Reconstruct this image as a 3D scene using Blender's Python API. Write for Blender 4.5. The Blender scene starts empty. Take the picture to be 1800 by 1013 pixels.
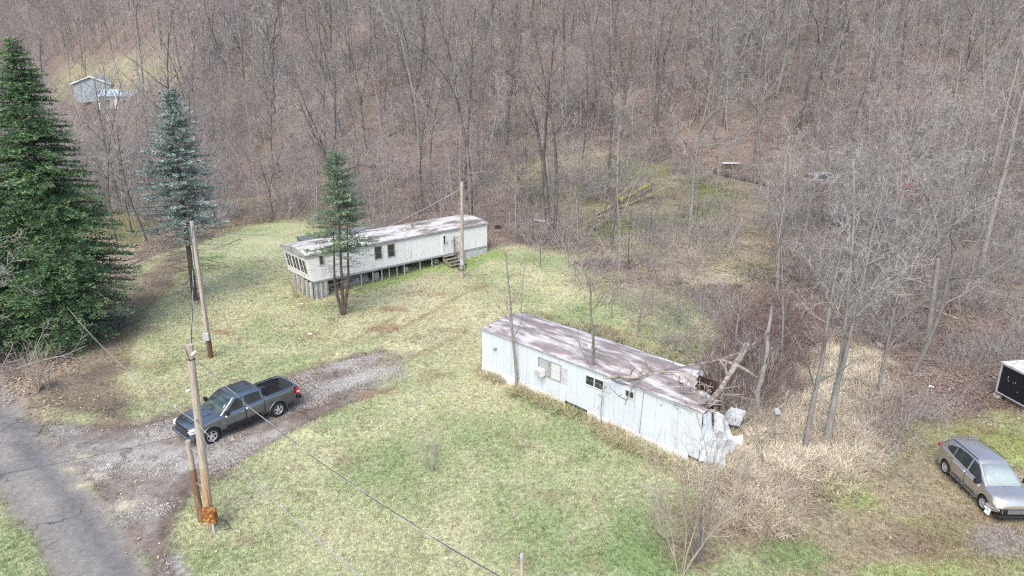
import bpy, math, random
import numpy as np
from mathutils import Vector, Matrix

# ---------------------------------------------------------------- camera, sky, sun, exposure
scene = bpy.context.scene
HC, PITCH, F = 17.0, math.radians(18), 1200.0
cam_data = bpy.data.cameras.new('camera'); cam = bpy.data.objects.new('camera', cam_data)
scene.collection.objects.link(cam); scene.camera = cam
cam.location = (0, 0, HC); cam.rotation_euler = (math.pi / 2 - PITCH, 0, 0)
cam_data.sensor_width = 36; cam_data.lens = 24.0; cam_data.clip_end = 2000; cam_data.clip_start = 0.3

SUN_EL, SUN_AZ = math.radians(52), math.radians(200)     # azimuth clockwise from +Y
world = bpy.data.worlds.new('World'); scene.world = world; world.use_nodes = True
nt = world.node_tree; bg = nt.nodes['Background']
sky = nt.nodes.new('ShaderNodeTexSky'); sky.sky_type = 'NISHITA'; sky.sun_disc = False
sky.sun_elevation = SUN_EL; sky.sun_rotation = SUN_AZ
sky.air_density = 1.0; sky.dust_density = 3.0; sky.ozone_density = 1.0
nt.links.new(sky.outputs[0], bg.inputs[0]); bg.inputs[1].default_value = 0.14
sd = bpy.data.lights.new('sun', 'SUN'); sd.energy = 1.15; sd.angle = math.radians(40); sd.color = (1, .94, .86)
sun = bpy.data.objects.new('sun', sd); scene.collection.objects.link(sun)
sv = Vector((math.sin(SUN_AZ) * math.cos(SUN_EL), math.cos(SUN_AZ) * math.cos(SUN_EL), math.sin(SUN_EL)))
sun.rotation_euler = sv.to_track_quat('Z', 'Y').to_euler()
sun.location = (0, 0, 60)
vs = scene.view_settings; vs.view_transform = 'Standard'; vs.look = 'None'; vs.gamma = 1; vs.use_curve_mapping = False
vs.exposure = 1.15
scene.cycles.use_denoising = False; scene.cycles.filter_width = 1.25; scene.cycles.max_bounces = 5; scene.cycles.diffuse_bounces = 2; scene.cycles.glossy_bounces = 2

_rng = np.random.RandomState(5)
_tab = _rng.rand(256, 256)
def vn(x, y, s, k=0):
    x = np.asarray(x, float) / s + 31.7 * k; y = np.asarray(y, float) / s + 17.3 * k
    xi = np.floor(x).astype(int); yi = np.floor(y).astype(int)
    fx = x - xi; fy = y - yi; fx = fx * fx * (3 - 2 * fx); fy = fy * fy * (3 - 2 * fy)
    a = _tab[xi & 255, yi & 255]; b = _tab[(xi + 1) & 255, yi & 255]
    c = _tab[xi & 255, (yi + 1) & 255]; d = _tab[(xi + 1) & 255, (yi + 1) & 255]
    return (a * (1 - fx) + b * fx) * (1 - fy) + (c * (1 - fx) + d * fx) * fy
def ss(a, b, x):
    t = np.clip((np.asarray(x, float) - a) / (b - a), 0, 1); return t * t * (3 - 2 * t)
def soft(d, s):
    return s * np.logaddexp(0, np.asarray(d, float) / s)
def G0(x, y):
    x = np.asarray(x, float); y = np.asarray(y, float)
    u = x / np.maximum(y, 8)
    T = np.interp(u, [-1.0, -.7, -.5, -.35, -.2, 0, .3, .7, 1.0], [205, 190, 125, 86, 68, 63, 56, 47, 43])
    d = y - T
    z = 0.14 * soft(d, 4) + 0.24 * soft(d - 18, 7)
    z = z + 1.1 * ss(36, 62, y) - .8 * ss(3, 14, x) * (1 - ss(38, 50, y))
    z = z + (vn(x, y, 14, 1) - .5) * 3.2 * ss(4, 30, d) + (vn(x, y, 5, 2) - .5) * .5 * ss(0, 12, d)
    return z
def ray(px, py):
    u = (px - 900) / F; v = (506.5 - py) / F
    return np.array([u, math.cos(PITCH) + v * math.sin(PITCH), -math.sin(PITCH) + v * math.cos(PITCH)])
def at(px, py, dz=0.0):
    d = ray(px, py); t = np.linspace(12, 420, 2400)
    X = d[0] * t; Y = d[1] * t; Z = HC + d[2] * t - G0(X, Y) - dz
    i = np.argmax(Z < 0)
    if Z[i] >= 0: i = len(t) - 1
    a, b = t[max(i - 1, 0)], t[i]
    for _ in range(20):
        m = (a + b) / 2
        if HC + d[2] * m - float(G0(d[0] * m, d[1] * m)) - dz < 0: b = m
        else: a = m
    return (d[0] * b, d[1] * b, HC + d[2] * b - dz)
def atz(px, py, z):
    d = ray(px, py); t = (z - HC) / d[2]; return (d[0] * t, d[1] * t, z)
def aty(px, py, y):
    """point on the pixel's ray at forward distance y"""
    d = ray(px, py); t = y / d[1]; return (d[0] * t, y, HC + d[2] * t)
def prj(x, y, z):
    z = z - HC; c, s = math.cos(PITCH), math.sin(PITCH)
    f = y * c - z * s; v = y * s + z * c
    return (900 + F * x / f, 506.5 - F * v / f)
# ---------------------------------------------------------------- helpers
col = scene.collection
R = random.Random(11)
def g0(x, y): return float(G0(x, y))
class MB:
    def __init__(s): s.v = []; s.f = []
    def add(s, vs_, fs_):
        n = len(s.v); s.v.extend([tuple(map(float, q)) for q in vs_]); s.f.extend([tuple(i + n for i in f) for f in fs_]); return s
    def box(s, a, b, M=None, bev=0):
        x0, y0, z0 = a; x1, y1, z1 = b
        vs_ = [(x0, y0, z0), (x1, y0, z0), (x1, y1, z0), (x0, y1, z0), (x0, y0, z1), (x1, y0, z1), (x1, y1, z1), (x0, y1, z1)]
        if M is not None: vs_ = [tuple(M @ Vector(q)) for q in vs_]
        return s.add(vs_, [(0, 3, 2, 1), (4, 5, 6, 7), (0, 1, 5, 4), (1, 2, 6, 5), (2, 3, 7, 6), (3, 0, 4, 7)])
    def tube(s, pts, rad, n=6, cap=True):
        pts = [Vector(p) for p in pts]; k = len(pts)
        if not isinstance(rad, (list, tuple)): rad = [rad] * k
        base = len(s.v); ref = None
        for i, p in enumerate(pts):
            d = (pts[min(i + 1, k - 1)] - pts[max(i - 1, 0)])
            if d.length < 1e-6: d = Vector((0, 0, 1))
            d.normalize()
            if ref is None: ref = Vector((1, 0, 0)) if abs(d.x) < .8 else Vector((0, 1, 0))
            a = (ref - d * ref.dot(d)).normalized(); b = d.cross(a); ref = a
            for j in range(n):
                t = 6.28318 * j / n; q = p + (a * math.cos(t) + b * math.sin(t)) * rad[i]
                s.v.append((q.x, q.y, q.z))
        for i in range(k - 1):
            for j in range(n):
                s.f.append((base + i * n + j, base + i * n + (j + 1) % n, base + (i + 1) * n + (j + 1) % n, base + (i + 1) * n + j))
        if cap:
            s.f.append(tuple(base + j for j in range(n - 1, -1, -1))); s.f.append(tuple(base + (k - 1) * n + j for j in range(n)))
        return s
    def prism(s, poly, a, b, axis='y'):
        """extrude the 2-D poly (x,z for axis y; x,y for axis z; y,z for axis x) from a to b"""
        n = len(poly); A = sum(poly[i][0] * poly[(i + 1) % n][1] - poly[(i + 1) % n][0] * poly[i][1] for i in range(n))
        if axis == 'y': m = lambda p, t: (p[0], t, p[1])
        elif axis == 'z': m = lambda p, t: (p[0], p[1], t)
        else: m = lambda p, t: (t, p[0], p[1])
        vs_ = [m(p, a) for p in poly] + [m(p, b) for p in poly]
        fs_ = [tuple(range(n)), tuple(range(2 * n - 1, n - 1, -1))] + [(i, i + n, (i + 1) % n + n, (i + 1) % n) for i in range(n)]
        return s.add(vs_, fs_)
    def build(s, name, mat, parent=None, smooth=False, loc=None, fix=False):
        me = bpy.data.meshes.new(name); me.from_pydata(s.v, [], s.f)
        if fix:
            import bmesh
            bm = bmesh.new(); bm.from_mesh(me); bmesh.ops.recalc_face_normals(bm, faces=bm.faces); bm.to_mesh(me); bm.free()
        if smooth: me.polygons.foreach_set('use_smooth', [True] * len(me.polygons))
        me.materials.append(mat); me.update()
        o = bpy.data.objects.new(name, me); col.objects.link(o)
        if parent: o.parent = parent
        if loc: o.location = loc
        return o
def bevel(o, w=.01, seg=1):
    m = o.modifiers.new('bevel', 'BEVEL'); m.width = w; m.segments = seg; m.limit_method = 'ANGLE'; return o
def tag(o, label, cat, group=None):
    o['label'] = label; o['category'] = cat
    if group: o['group'] = group
    return o
def thing(name, label, cat, loc=(0, 0, 0), rz=0, group=None):
    o = bpy.data.objects.new(name, None); o.empty_display_size = .3; col.objects.link(o)
    o.location = loc; o.rotation_euler = (0, 0, rz); return tag(o, label, cat, group)
def kind(o, k, label=None):
    o['kind'] = k
    if label: o['label'] = label
    return o

# ---------------------------------------------------------------- materials
def pm(name, c, rough=.7, metal=0, var=.25, scale=8, c2=None, s2=2.0, amt2=.5, bump=.0, bscale=30, stretch=(1, 1, 1), rnd=0, coat=0, spec=.4):
    """principled material: base colour broken up by two noises, optional second colour, per-object variation, bump"""
    m = bpy.data.materials.new(name); m.use_nodes = True; n = m.node_tree.nodes; L = m.node_tree.links
    b = n['Principled BSDF']; b.inputs['Roughness'].default_value = rough; b.inputs['Metallic'].default_value = metal
    b.inputs['Specular IOR Level'].default_value = spec
    if coat: b.inputs['Coat Weight'].default_value = coat; b.inputs['Coat Roughness'].default_value = .06
    tc = n.new('ShaderNodeTexCoord'); mp = n.new('ShaderNodeMapping'); mp.inputs['Scale'].default_value = stretch
    L.new(tc.outputs['Object'], mp.inputs[0])
    n1 = n.new('ShaderNodeTexNoise'); n1.inputs['Scale'].default_value = scale; n1.inputs['Detail'].default_value = 5; L.new(mp.outputs[0], n1.inputs[0])
    mr = n.new('ShaderNodeMapRange'); mr.inputs[1].default_value = .3; mr.inputs[2].default_value = .7
    mr.inputs[3].default_value = 1 - var; mr.inputs[4].default_value = 1 + var; L.new(n1.outputs[0], mr.inputs[0])
    src = None
    rgb = n.new('ShaderNodeRGB'); rgb.outputs[0].default_value = (*c, 1); src = rgb.outputs[0]
    if c2:
        n2 = n.new('ShaderNodeTexNoise'); n2.inputs['Scale'].default_value = s2; n2.inputs['Detail'].default_value = 6; n2.inputs['Roughness'].default_value = .65
        L.new(mp.outputs[0], n2.inputs[0])
        r2 = n.new('ShaderNodeMapRange'); r2.inputs[1].default_value = .62 - .25 * amt2; r2.inputs[2].default_value = .75 - .25 * amt2; L.new(n2.outputs[0], r2.inputs[0])
        mx = n.new('ShaderNodeMixRGB'); mx.inputs[2].default_value = (*c2, 1); L.new(r2.outputs[0], mx.inputs[0]); L.new(src, mx.inputs[1]); src = mx.outputs[0]
    mu = n.new('ShaderNodeMixRGB'); mu.blend_type = 'MULTIPLY'; mu.inputs[0].default_value = 1; L.new(src, mu.inputs[1]); L.new(mr.outputs[0], mu.inputs[2]); src = mu.outputs[0]
    if rnd:
        oi = n.new('ShaderNodeObjectInfo'); r3 = n.new('ShaderNodeMapRange'); r3.inputs[3].default_value = 1 - rnd; r3.inputs[4].default_value = 1 + rnd; L.new(oi.outputs['Random'], r3.inputs[0])
        m3 = n.new('ShaderNodeMixRGB'); m3.blend_type = 'MULTIPLY'; m3.inputs[0].default_value = 1; L.new(src, m3.inputs[1]); L.new(r3.outputs[0], m3.inputs[2]); src = m3.outputs[0]
    L.new(src, b.inputs['Base Color'])
    if bump:
        n4 = n.new('ShaderNodeTexNoise'); n4.inputs['Scale'].default_value = bscale; n4.inputs['Detail'].default_value = 4; L.new(mp.outputs[0], n4.inputs[0])
        bp = n.new('ShaderNodeBump'); bp.inputs['Strength'].default_value = bump; bp.inputs['Distance'].default_value = .03; L.new(n4.outputs[0], bp.inputs['Height']); L.new(bp.outputs[0], b.inputs['Normal'])
    return m
def attr_mat(name, kindtype, rough=.9, var=(.75, 1.25), s1=9, s2=40, bump=.5, trans=0):
    """colour from the 'col' attribute (geometry or instancer), broken up by fine world-space noise"""
    m = bpy.data.materials.new(name); m.use_nodes = True; n = m.node_tree.nodes; L = m.node_tree.links
    b = n['Principled BSDF']; b.inputs['Roughness'].default_value = rough; b.inputs['Specular IOR Level'].default_value = .15
    a = n.new('ShaderNodeAttribute'); a.attribute_type = kindtype; a.attribute_name = 'col'
    ge = n.new('ShaderNodeNewGeometry'); src = a.outputs['Color']
    for sc_, lo, hi in ((s1, var[0], var[1]), (s2, var[0], var[1])):
        t = n.new('ShaderNodeTexNoise'); t.inputs['Scale'].default_value = sc_; t.inputs['Detail'].default_value = 3; t.inputs['Roughness'].default_value = .7
        L.new(ge.outputs['Position'], t.inputs[0])
        mr = n.new('ShaderNodeMapRange'); mr.inputs[1].default_value = .33; mr.inputs[2].default_value = .67; mr.inputs[3].default_value = lo; mr.inputs[4].default_value = hi
        L.new(t.outputs[0], mr.inputs[0])
        mu = n.new('ShaderNodeMixRGB'); mu.blend_type = 'MULTIPLY'; mu.inputs[0].default_value = 1; L.new(src, mu.inputs[1]); L.new(mr.outputs[0], mu.inputs[2]); src = mu.outputs[0]
    L.new(src, b.inputs['Base Color'])
    if bump:
        bp = n.new('ShaderNodeBump'); bp.inputs['Strength'].default_value = bump; bp.inputs['Distance'].default_value = .04; L.new(t.outputs[0], bp.inputs['Height']); L.new(bp.outputs[0], b.inputs['Normal'])
    return m

# ---------------------------------------------------------------- ground: shape, zones, colours
def gp(pts): return np.array([at(px, py)[:2] for px, py in pts])
ROAD = gp([(-300, 500), (-120, 560), (0, 640), (22, 690), (60, 738), (110, 780), (150, 830), (190, 885), (240, 950), (285, 1013), (330, 1100), (120, 1100), (100, 1013), (50, 940), (0, 872), (-150, 760), (-300, 660)])
DRIVE = gp([(50, 738), (95, 738), (150, 742), (215, 748), (260, 742), (330, 722), (420, 682), (520, 652), (600, 628), (680, 612), (735, 622), (712, 645), (680, 690), (640, 704), (560, 738), (480, 782), (400, 826), (330, 862), (300, 893), (290, 935), (305, 985), (345, 1050), (330, 1120), (200, 900)])
TRACK = gp([(85, 742), (70, 705), (110, 660), (155, 600), (190, 555), (225, 505), (265, 468), (320, 438), (355, 440), (318, 488), (272, 528), (248, 568), (232, 622), (218, 680), (222, 745)])
UNDERPINE = gp([(-150, 640), (20, 690), (60, 700), (130, 640), (180, 580), (205, 520), (235, 470), (260, 440), (150, 420), (-150, 430)])
LAWN = gp([(-400, 1400), (60, 738), (180, 560), (215, 480), (330, 428), (430, 396), (520, 385), (700, 455), (862, 436), (925, 432), (1000, 452), (1060, 482), (1105, 505), (1180, 535), (1260, 575), (1290, 610), (1240, 640), (1330, 820), (1330, 900), (1400, 890), (1480, 850), (1560, 790), (1620, 750), (1800, 740), (2100, 760), (2600, 1400)])
BAND = gp([(1215, 830), (1290, 930), (1345, 925), (1420, 880), (1490, 830), (1535, 770), (1580, 700), (1560, 640), (1490, 600), (1400, 640), (1330, 700), (1260, 770)])
BEHIND = gp([(930, 545), (1000, 575), (1100, 610), (1240, 650), (1300, 600), (1310, 560), (1250, 520), (1130, 470), (1200, 440), (1330, 500), (1400, 560), (1330, 640), (1240, 665)])
FIELD = gp([(60, 150), (100, 128), (150, 108), (260, 88), (330, 110), (320, 150), (240, 165), (120, 175)])
MOSS = gp([(1560, 760), (1620, 745), (1900, 735), (1900, 830), (1720, 800), (1640, 790)])
MIDHILL = gp([(900, 260), (1020, 255), (1180, 280), (1330, 320), (1400, 420), (1330, 520), (1120, 470), (1000, 400), (900, 360)])
VALLEY = gp([(215, 480), (330, 428), (520, 385), (470, 340), (330, 300), (200, 330), (120, 400)])
WALLFOOT = gp([(835, 655), (900, 690), (1000, 735), (1100, 790), (1215, 850), (1235, 835), (1110, 770), (1000, 715), (900, 672), (845, 640)])
def sdf(P, x, y):
    """signed distance to polygon, positive inside"""
    x = np.asarray(x, float); y = np.asarray(y, float); d = np.full(x.shape, 1e9); ins = np.zeros(x.shape, bool); n = len(P)
    for i in range(n):
        ax, ay = P[i]; bx, by = P[(i + 1) % n]; ex, ey = bx - ax, by - ay
        t = np.clip(((x - ax) * ex + (y - ay) * ey) / (ex * ex + ey * ey + 1e-9), 0, 1)
        d = np.minimum(d, np.hypot(x - ax - t * ex, y - ay - t * ey))
        c = ((ay > y) != (by > y)) & (x < (bx - ax) * (y - ay) / (by - ay + 1e-12) + ax); ins ^= c
    return np.where(ins, d, -d)
def zones(x, y):
    j = (vn(x, y, 2.2, 3) - .5) * 1.1 + (vn(x, y, .7, 4) - .5) * .5
    z = {}
    z['road'] = ss(-.25, .25, sdf(ROAD, x, y) + j * .35)
    z['drive'] = ss(-.3, .3, sdf(DRIVE, x, y) + j * (.5 + 1.6 * ss(-10, -7, x))) * (1 - .8 * ss(-9, -5.5, x) * ss(.35, .6, vn(x, y, 1.1, 77)))
    z['track'] = ss(-.6, .8, sdf(TRACK, x, y) + j)
    z['pine'] = ss(-1.5, 1.5, sdf(UNDERPINE, x, y) + j)
    k = 1 + 2.2 * ss(2, 6, x) * ss(33, 37, y); z['lawn'] = ss(-1.0, 1.2, (sdf(LAWN, x, y) + j * 1.6 * k) / k)
    z['band'] = ss(-.8, 1.0, sdf(BAND, x, y) + j * 1.5)
    z['behind'] = ss(-1.5, 1.5, sdf(BEHIND, x, y) + j * 2)
    z['field'] = ss(-3, 4, sdf(FIELD, x, y) + j * 4)
    z['moss'] = ss(-1., 2., sdf(MOSS, x, y) + j * 2)
    z['mid'] = ss(-3, 4, sdf(MIDHILL, x, y) + j * 4)
    z['valley'] = ss(-3, 4, sdf(VALLEY, x, y) + j * 3)
    z['foot'] = ss(-.3, .5, sdf(WALLFOOT, x, y) + j * .5)
    return z
def mix(a, b, t): return a + (np.asarray(b, float) - a) * np.clip(t, 0, 1)[..., None]
def dline(pix, x, y):
    P = np.array([at(a, b)[:2] for a, b in pix]); d = np.full(np.shape(x), 1e9)
    for (ax, ay), (bx, by) in zip(P[:-1], P[1:]):
        ex, ey = bx - ax, by - ay; t = np.clip(((x - ax) * ex + (y - ay) * ey) / (ex * ex + ey * ey), 0, 1); d = np.minimum(d, np.hypot(x - ax - t * ex, y - ay - t * ey))
    return d
def band_(d, w): return np.exp(-(d / w) ** 2)
def gcol(x, y, Z):
    n1 = vn(x, y, 6, 5); n2 = vn(x, y, 1.7, 6); n3 = vn(x, y, .55, 7); n4 = vn(x, y, 18, 8); n5 = vn(x, y, 3.1, 19)
    litter = mix(np.broadcast_to(np.array((.175, .13, .108)), x.shape + (3,)).copy(), (.25, .205, .17), n1 * .6 + n2 * .5 - .1)
    litter = mix(litter, (.13, .125, .085), ss(.55, .8, n5) * .45); litter = mix(litter, (.105, .08, .068), ss(.55, .85, n4 * .5 + n1 * .5) * .7)
    c = litter
    c = mix(c, mix(np.broadcast_to(np.array((.27, .25, .16)), x.shape + (3,)).copy(), (.15, .175, .07), ss(.4, .7, n5)), Z['mid'] * (.6 + .4 * n2))
    c = mix(c, mix(np.broadcast_to(np.array((.27, .23, .14)), x.shape + (3,)).copy(), (.15, .18, .06), ss(.4, .7, n1)), Z['valley'] * .7)
    c = mix(c, mix(np.broadcast_to(np.array((.33, .29, .19)), x.shape + (3,)).copy(), (.25, .26, .155), ss(.35, .7, n5)), Z['field'] * .85)
    green = mix(np.broadcast_to(np.array((.24, .30, .145)), x.shape + (3,)).copy(), (.20, .27, .12), ss(.5, .8, n5))
    lawn = mix(green, (.45, .44, .275), ss(.22, .68, n1 * .4 + n2 * .3 + n4 * .3) * .8)
    lawn = mix(lawn, (.40, .35, .26), ss(.6, .9, n3) * .35)
    far = ss(34, 44, y) * (1 - ss(-2, 10, np.abs(x + 6)))   # paler straw in the middle yard
    lawn = mix(lawn, (.40, .36, .25), far * .5)
    right = ss(8, 12, x) * (1 - ss(27, 34, y))
    lawn = mix(lawn, mix(np.broadcast_to(np.array((.27, .22, .155)), x.shape + (3,)).copy(), (.24, .29, .10), ss(.42, .62, n5)), right * .75)
    c = mix(c, lawn, Z['lawn'])
    # bare leafy patches and rusty spots in the yard
    c = mix(c, (.21, .145, .10), Z['lawn'] * ss(.78, .9, vn(x, y, 1.3, 11)) * .35)
    c = mix(c, (.43, .37, .25), Z['foot'] * .8)
    c = mix(c, mix(np.broadcast_to(np.array((.43, .37, .28)), x.shape + (3,)).copy(), (.27, .22, .18), ss(.5, .8, n2)), Z['behind'] * .75)
    c = mix(c, mix(np.broadcast_to(np.array((.56, .50, .39)), x.shape + (3,)).copy(), (.34, .28, .215), ss(.6, .9, n2)), Z['band'] * .95)
    c = mix(c, (.22, .25, .08), Z['moss'] * (.35 + .6 * n2))
    c = mix(c, mix(np.broadcast_to(np.array((.19, .15, .13)), x.shape + (3,)).copy(), (.31, .26, .20), ss(.4, .7, n2)), Z['pine'])
    tr = mix(np.broadcast_to(np.array((.15, .118, .10)), x.shape + (3,)).copy(), (.225, .185, .135), ss(.35, .65, n1 * .5 + n2 * .5))
    tr = mix(tr, (.095, .078, .068), ss(.6, .8, n5) * .6)
    c = mix(c, tr, Z['track'] * .95)
    gr = mix(np.broadcast_to(np.array((.225, .20, .175)), x.shape + (3,)).copy(), (.345, .33, .31), ss(.45, .75, n2 * .6 + n3 * .4))
    gr = mix(gr, (.13, .10, .085), ss(.62, .82, n5) * .6)
    e = sdf(DRIVE, x, y); edge = np.exp(-((e - .1) / .35) ** 2)
    gr = mix(gr, (.13, .095, .075), edge * .8)
    fade = ss(-9.5, -5.5, x) * .75
    gr = mix(gr, lawn, fade * ss(.25, .6, n2 + n3 * .3))
    for ln in ([(205, 735), (330, 745), (430, 712), (540, 672), (640, 645), (720, 618)], [(330, 800), (420, 770), (520, 725), (600, 690), (665, 668)]):
        gr = mix(gr, (.15, .115, .095), band_(dline(ln, x, y) + (n3 - .5) * .3, .38) * .6)
    gr = mix(gr, (.46, .46, .46), band_(dline([(600, 672), (650, 655), (672, 650)], x, y) + (n3 - .5) * .6, .6) * .55)
    c = mix(c, gr, Z['drive'])
    for ln, w in (([(655, 600), (720, 570), (800, 525), (860, 500)], .22), ([(560, 640), (620, 600), (690, 560)], .25), ([(690, 650), (760, 620), (820, 585)], .2), ([(250, 560), (275, 520), (330, 480)], .28), ([(215, 640), (225, 590), (262, 530)], .3)):
        c = mix(c, (.20, .17, .10), band_(dline(ln, x, y) + (n3 - .5) * .35, w) * .5 * (1 - Z['drive']))
    c = mix(c, (.12, .092, .078), band_(dline([(400, 835), (330, 872), (296, 905), (286, 950), (305, 1010), (330, 1050)], x, y) + (n3 - .5) * .3, .32) * .75)
    c = mix(c, (.36, .37, .38), band_(dline([(308, 975), (318, 1000), (335, 1040)], x, y), .13) * .8)
    asph = mix(np.broadcast_to(np.array((.225, .213, .197)), x.shape + (3,)).copy(), (.28, .264, .24), ss(.3, .7, n1 * .5 + n2 * .5))
    t = sdf(ROAD, x, y)
    asph = mix(asph, (.13, .133, .14), band_(dline([(-120, 620), (-20, 715), (40, 775), (100, 850), (165, 935), (250, 1050)], x, y) + (n3 - .5) * .3, .55) * .75)
    asph = mix(asph, (.18, .185, .195), band_(dline([(-60, 790), (20, 850), (75, 925), (140, 1013), (170, 1060)], x, y) + (n3 - .5) * .3, .4) * .4)
    asph = mix(asph, (.24, .21, .18), np.exp(-(t / .5) ** 2) * .7)
    c = mix(c, asph, Z['road'])
    for px, py, r in ((145, 801, .28), (173, 832, .34), (220, 886, .42), (143, 850, .25), (122, 822, .22)):
        qx, qy, _ = at(px, py); d = np.hypot((x - qx) / 1.3, y - qy)
        c = mix(c, (.31, .29, .24), (1 - ss(r * .9, r * 2.2, d)) * .6); c = mix(c, (.44, .40, .28), 1 - ss(r * .5, r, d))
    for px, py, r in ((545, 588, .5), (690, 545, .6), (680, 578, .7), (668, 692, .7), (395, 585, .5), (1090, 590, .5)):
        qx, qy, _ = at(px, py); d = np.hypot((x - qx) / 1.6, y - qy) + (n3 - .5) * .5
        c = mix(c, (.24, .14, .095), (1 - ss(r * .6, r * 1.4, d)) * .6)
    for px, py, r, cc in ((1262, 925, 1.9, (.25, .165, .13)), (1205, 965, 1.1, (.26, .18, .14)), (1310, 870, 1.0, (.27, .19, .15)), (1400, 985, 1.1, (.16, .235, .09)), (1130, 975, 1.2, (.17, .25, .10)), (1690, 940, 2.2, (.22, .165, .12)), (1770, 950, 1.2, (.26, .24, .22)), (1600, 960, 1.3, (.21, .16, .11))):
        qx, qy, _ = at(px, py); d = np.hypot((x - qx) / 1.3, y - qy) + (n3 - .5) * .8 + (n2 - .5) * .8
        c = mix(c, cc, (1 - ss(r * .5, r * 1.3, d)) * .7)
    d = dline([(640, 508), (700, 488), (760, 472), (820, 466), (868, 450)], x, y) + (n2 - .5) * .8
    c = mix(c, (.20, .30, .09), (1 - ss(.4, 1.4, d)) * .7 * Z['lawn'])
    return np.clip(c, .01, .9)
def relief(x, y, Z):
    h = (vn(x, y, 2.5, 9) - .5) * .10 + (vn(x, y, .8, 10) - .5) * .05
    hard = np.maximum(Z['road'], Z['drive'] * .7); h = h * (1 - hard * .85)
    h = h - .09 * Z['drive'] - .10 * Z['road'] * (1 - Z['drive'] * .9)
    h = h + Z['band'] * (vn(x, y, 1.3, 12) - .3) * .35 + Z['moss'] * (vn(x, y, 1.8, 13)) * .4
    # bank that lifts the upper lawn above the drive, rut pair of the farm track
    e = sdf(DRIVE, x, y); h = h + .28 * ss(-3.2, -.4, e) * ss(.2, -.5, e) * (y > 29) * ss(2, -2, x)
    return h
def G(x, y):
    x = np.atleast_1d(np.asarray(x, float)); y = np.atleast_1d(np.asarray(y, float))
    return G0(x, y) + relief(x, y, zones(x, y))
def gz(x, y): return float(G(x, y)[0])

ground_mat = attr_mat('ground_surface', 'GEOMETRY', rough=.95, var=(.62, 1.38), s1=6, s2=26, bump=.6)
hard_mat = attr_mat('road_surface', 'GEOMETRY', rough=.9, var=(.82, 1.18), s1=4, s2=60, bump=.3)
def add_cracks(m):
    n = m.node_tree.nodes; L = m.node_tree.links; b = n['Principled BSDF']; src = b.inputs['Base Color'].links[0].from_socket; ge = n.new('ShaderNodeNewGeometry')
    w = n.new('ShaderNodeTexNoise'); w.inputs['Scale'].default_value = 1.5; L.new(ge.outputs['Position'], w.inputs[0])
    vm = n.new('ShaderNodeVectorMath'); vm.operation = 'MULTIPLY_ADD'; vm.inputs[1].default_value = (1.2, 1.2, 0); L.new(w.outputs['Color'], vm.inputs[0]); L.new(ge.outputs['Position'], vm.inputs[2])
    v = n.new('ShaderNodeTexVoronoi'); v.feature = 'DISTANCE_TO_EDGE'; v.inputs['Scale'].default_value = .42; L.new(vm.outputs[0], v.inputs['Vector'])
    r = n.new('ShaderNodeMapRange'); r.inputs[1].default_value = .004; r.inputs[2].default_value = .02; r.inputs[3].default_value = .45; r.inputs[4].default_value = 1; L.new(v.outputs['Distance'], r.inputs[0])
    k = n.new('ShaderNodeTexNoise'); k.inputs['Scale'].default_value = .35; L.new(ge.outputs['Position'], k.inputs[0])
    kr = n.new('ShaderNodeMapRange'); kr.inputs[1].default_value = .5; kr.inputs[2].default_value = .6; L.new(k.outputs[0], kr.inputs[0])
    mx = n.new('ShaderNodeMixRGB'); mx.inputs[1].default_value = (1, 1, 1, 1); L.new(kr.outputs[0], mx.inputs[0]); L.new(r.outputs[0], mx.inputs[2])
    p = n.new('ShaderNodeTexVoronoi'); p.inputs['Scale'].default_value = 11; L.new(ge.outputs['Position'], p.inputs['Vector'])
    pr = n.new('ShaderNodeMapRange'); pr.inputs[1].default_value = .10; pr.inputs[2].default_value = .22; pr.inputs[3].default_value = 1.45; pr.inputs[4].default_value = 1; L.new(p.outputs['Distance'], pr.inputs[0])
    for s_ in (mx.outputs[0], pr.outputs[0]):
        mu = n.new('ShaderNodeMixRGB'); mu.blend_type = 'MULTIPLY'; mu.inputs[0].default_value = 1; L.new(src, mu.inputs[1]); L.new(s_, mu.inputs[2]); src = mu.outputs[0]
    L.new(src, b.inputs['Base Color'])
add_cracks(hard_mat)
def sheet(name, x, y, z, c, faces, mat, label=None):
    used = np.unique(faces); idx = np.full(len(x), -1); idx[used] = np.arange(len(used)); f = idx[faces]
    me = bpy.data.meshes.new(name)
    me.vertices.add(len(used)); me.vertices.foreach_set('co', np.stack([x[used], y[used], z[used]], 1).ravel())
    me.loops.add(f.size); me.loops.foreach_set('vertex_index', f.ravel().astype(np.int32))
    me.polygons.add(len(f)); me.polygons.foreach_set('loop_start', np.arange(0, f.size, 4, dtype=np.int32))
    me.polygons.foreach_set('loop_total', np.full(len(f), 4, np.int32)); me.update(calc_edges=True)
    me.polygons.foreach_set('use_smooth', [True] * len(f))
    a = me.attributes.new('col', 'FLOAT_COLOR', 'POINT'); a.data.foreach_set('color', np.concatenate([c[used], np.ones((len(used), 1))], 1).astype(np.float32).ravel())
    me.materials.append(mat); o = bpy.data.objects.new(name, me); col.objects.link(o); o['kind'] = 'structure'
    if label: o['label'] = label
    return o
def grid(x0, x1, y0, y1, s):
    xs = np.arange(x0, x1 + s / 2, s); ys = np.arange(y0, y1 + s / 2, s); X, Y = np.meshgrid(xs, ys)
    nx, ny = len(xs), len(ys); i = (np.arange(ny - 1)[:, None] * nx + np.arange(nx - 1)[None, :]).ravel()
    return X.ravel(), Y.ravel(), np.stack([i, i + 1, i + 1 + nx, i + nx], 1)
NX0, NX1, NY0, NY1 = -44.0, 48.0, 14.0, 66.0
X, Y, FC = grid(NX0, NX1, NY0, NY1, .25)
Z = zones(X, Y); GC = gcol(X, Y, Z); ZZ = G0(X, Y) + relief(X, Y, Z)
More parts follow.
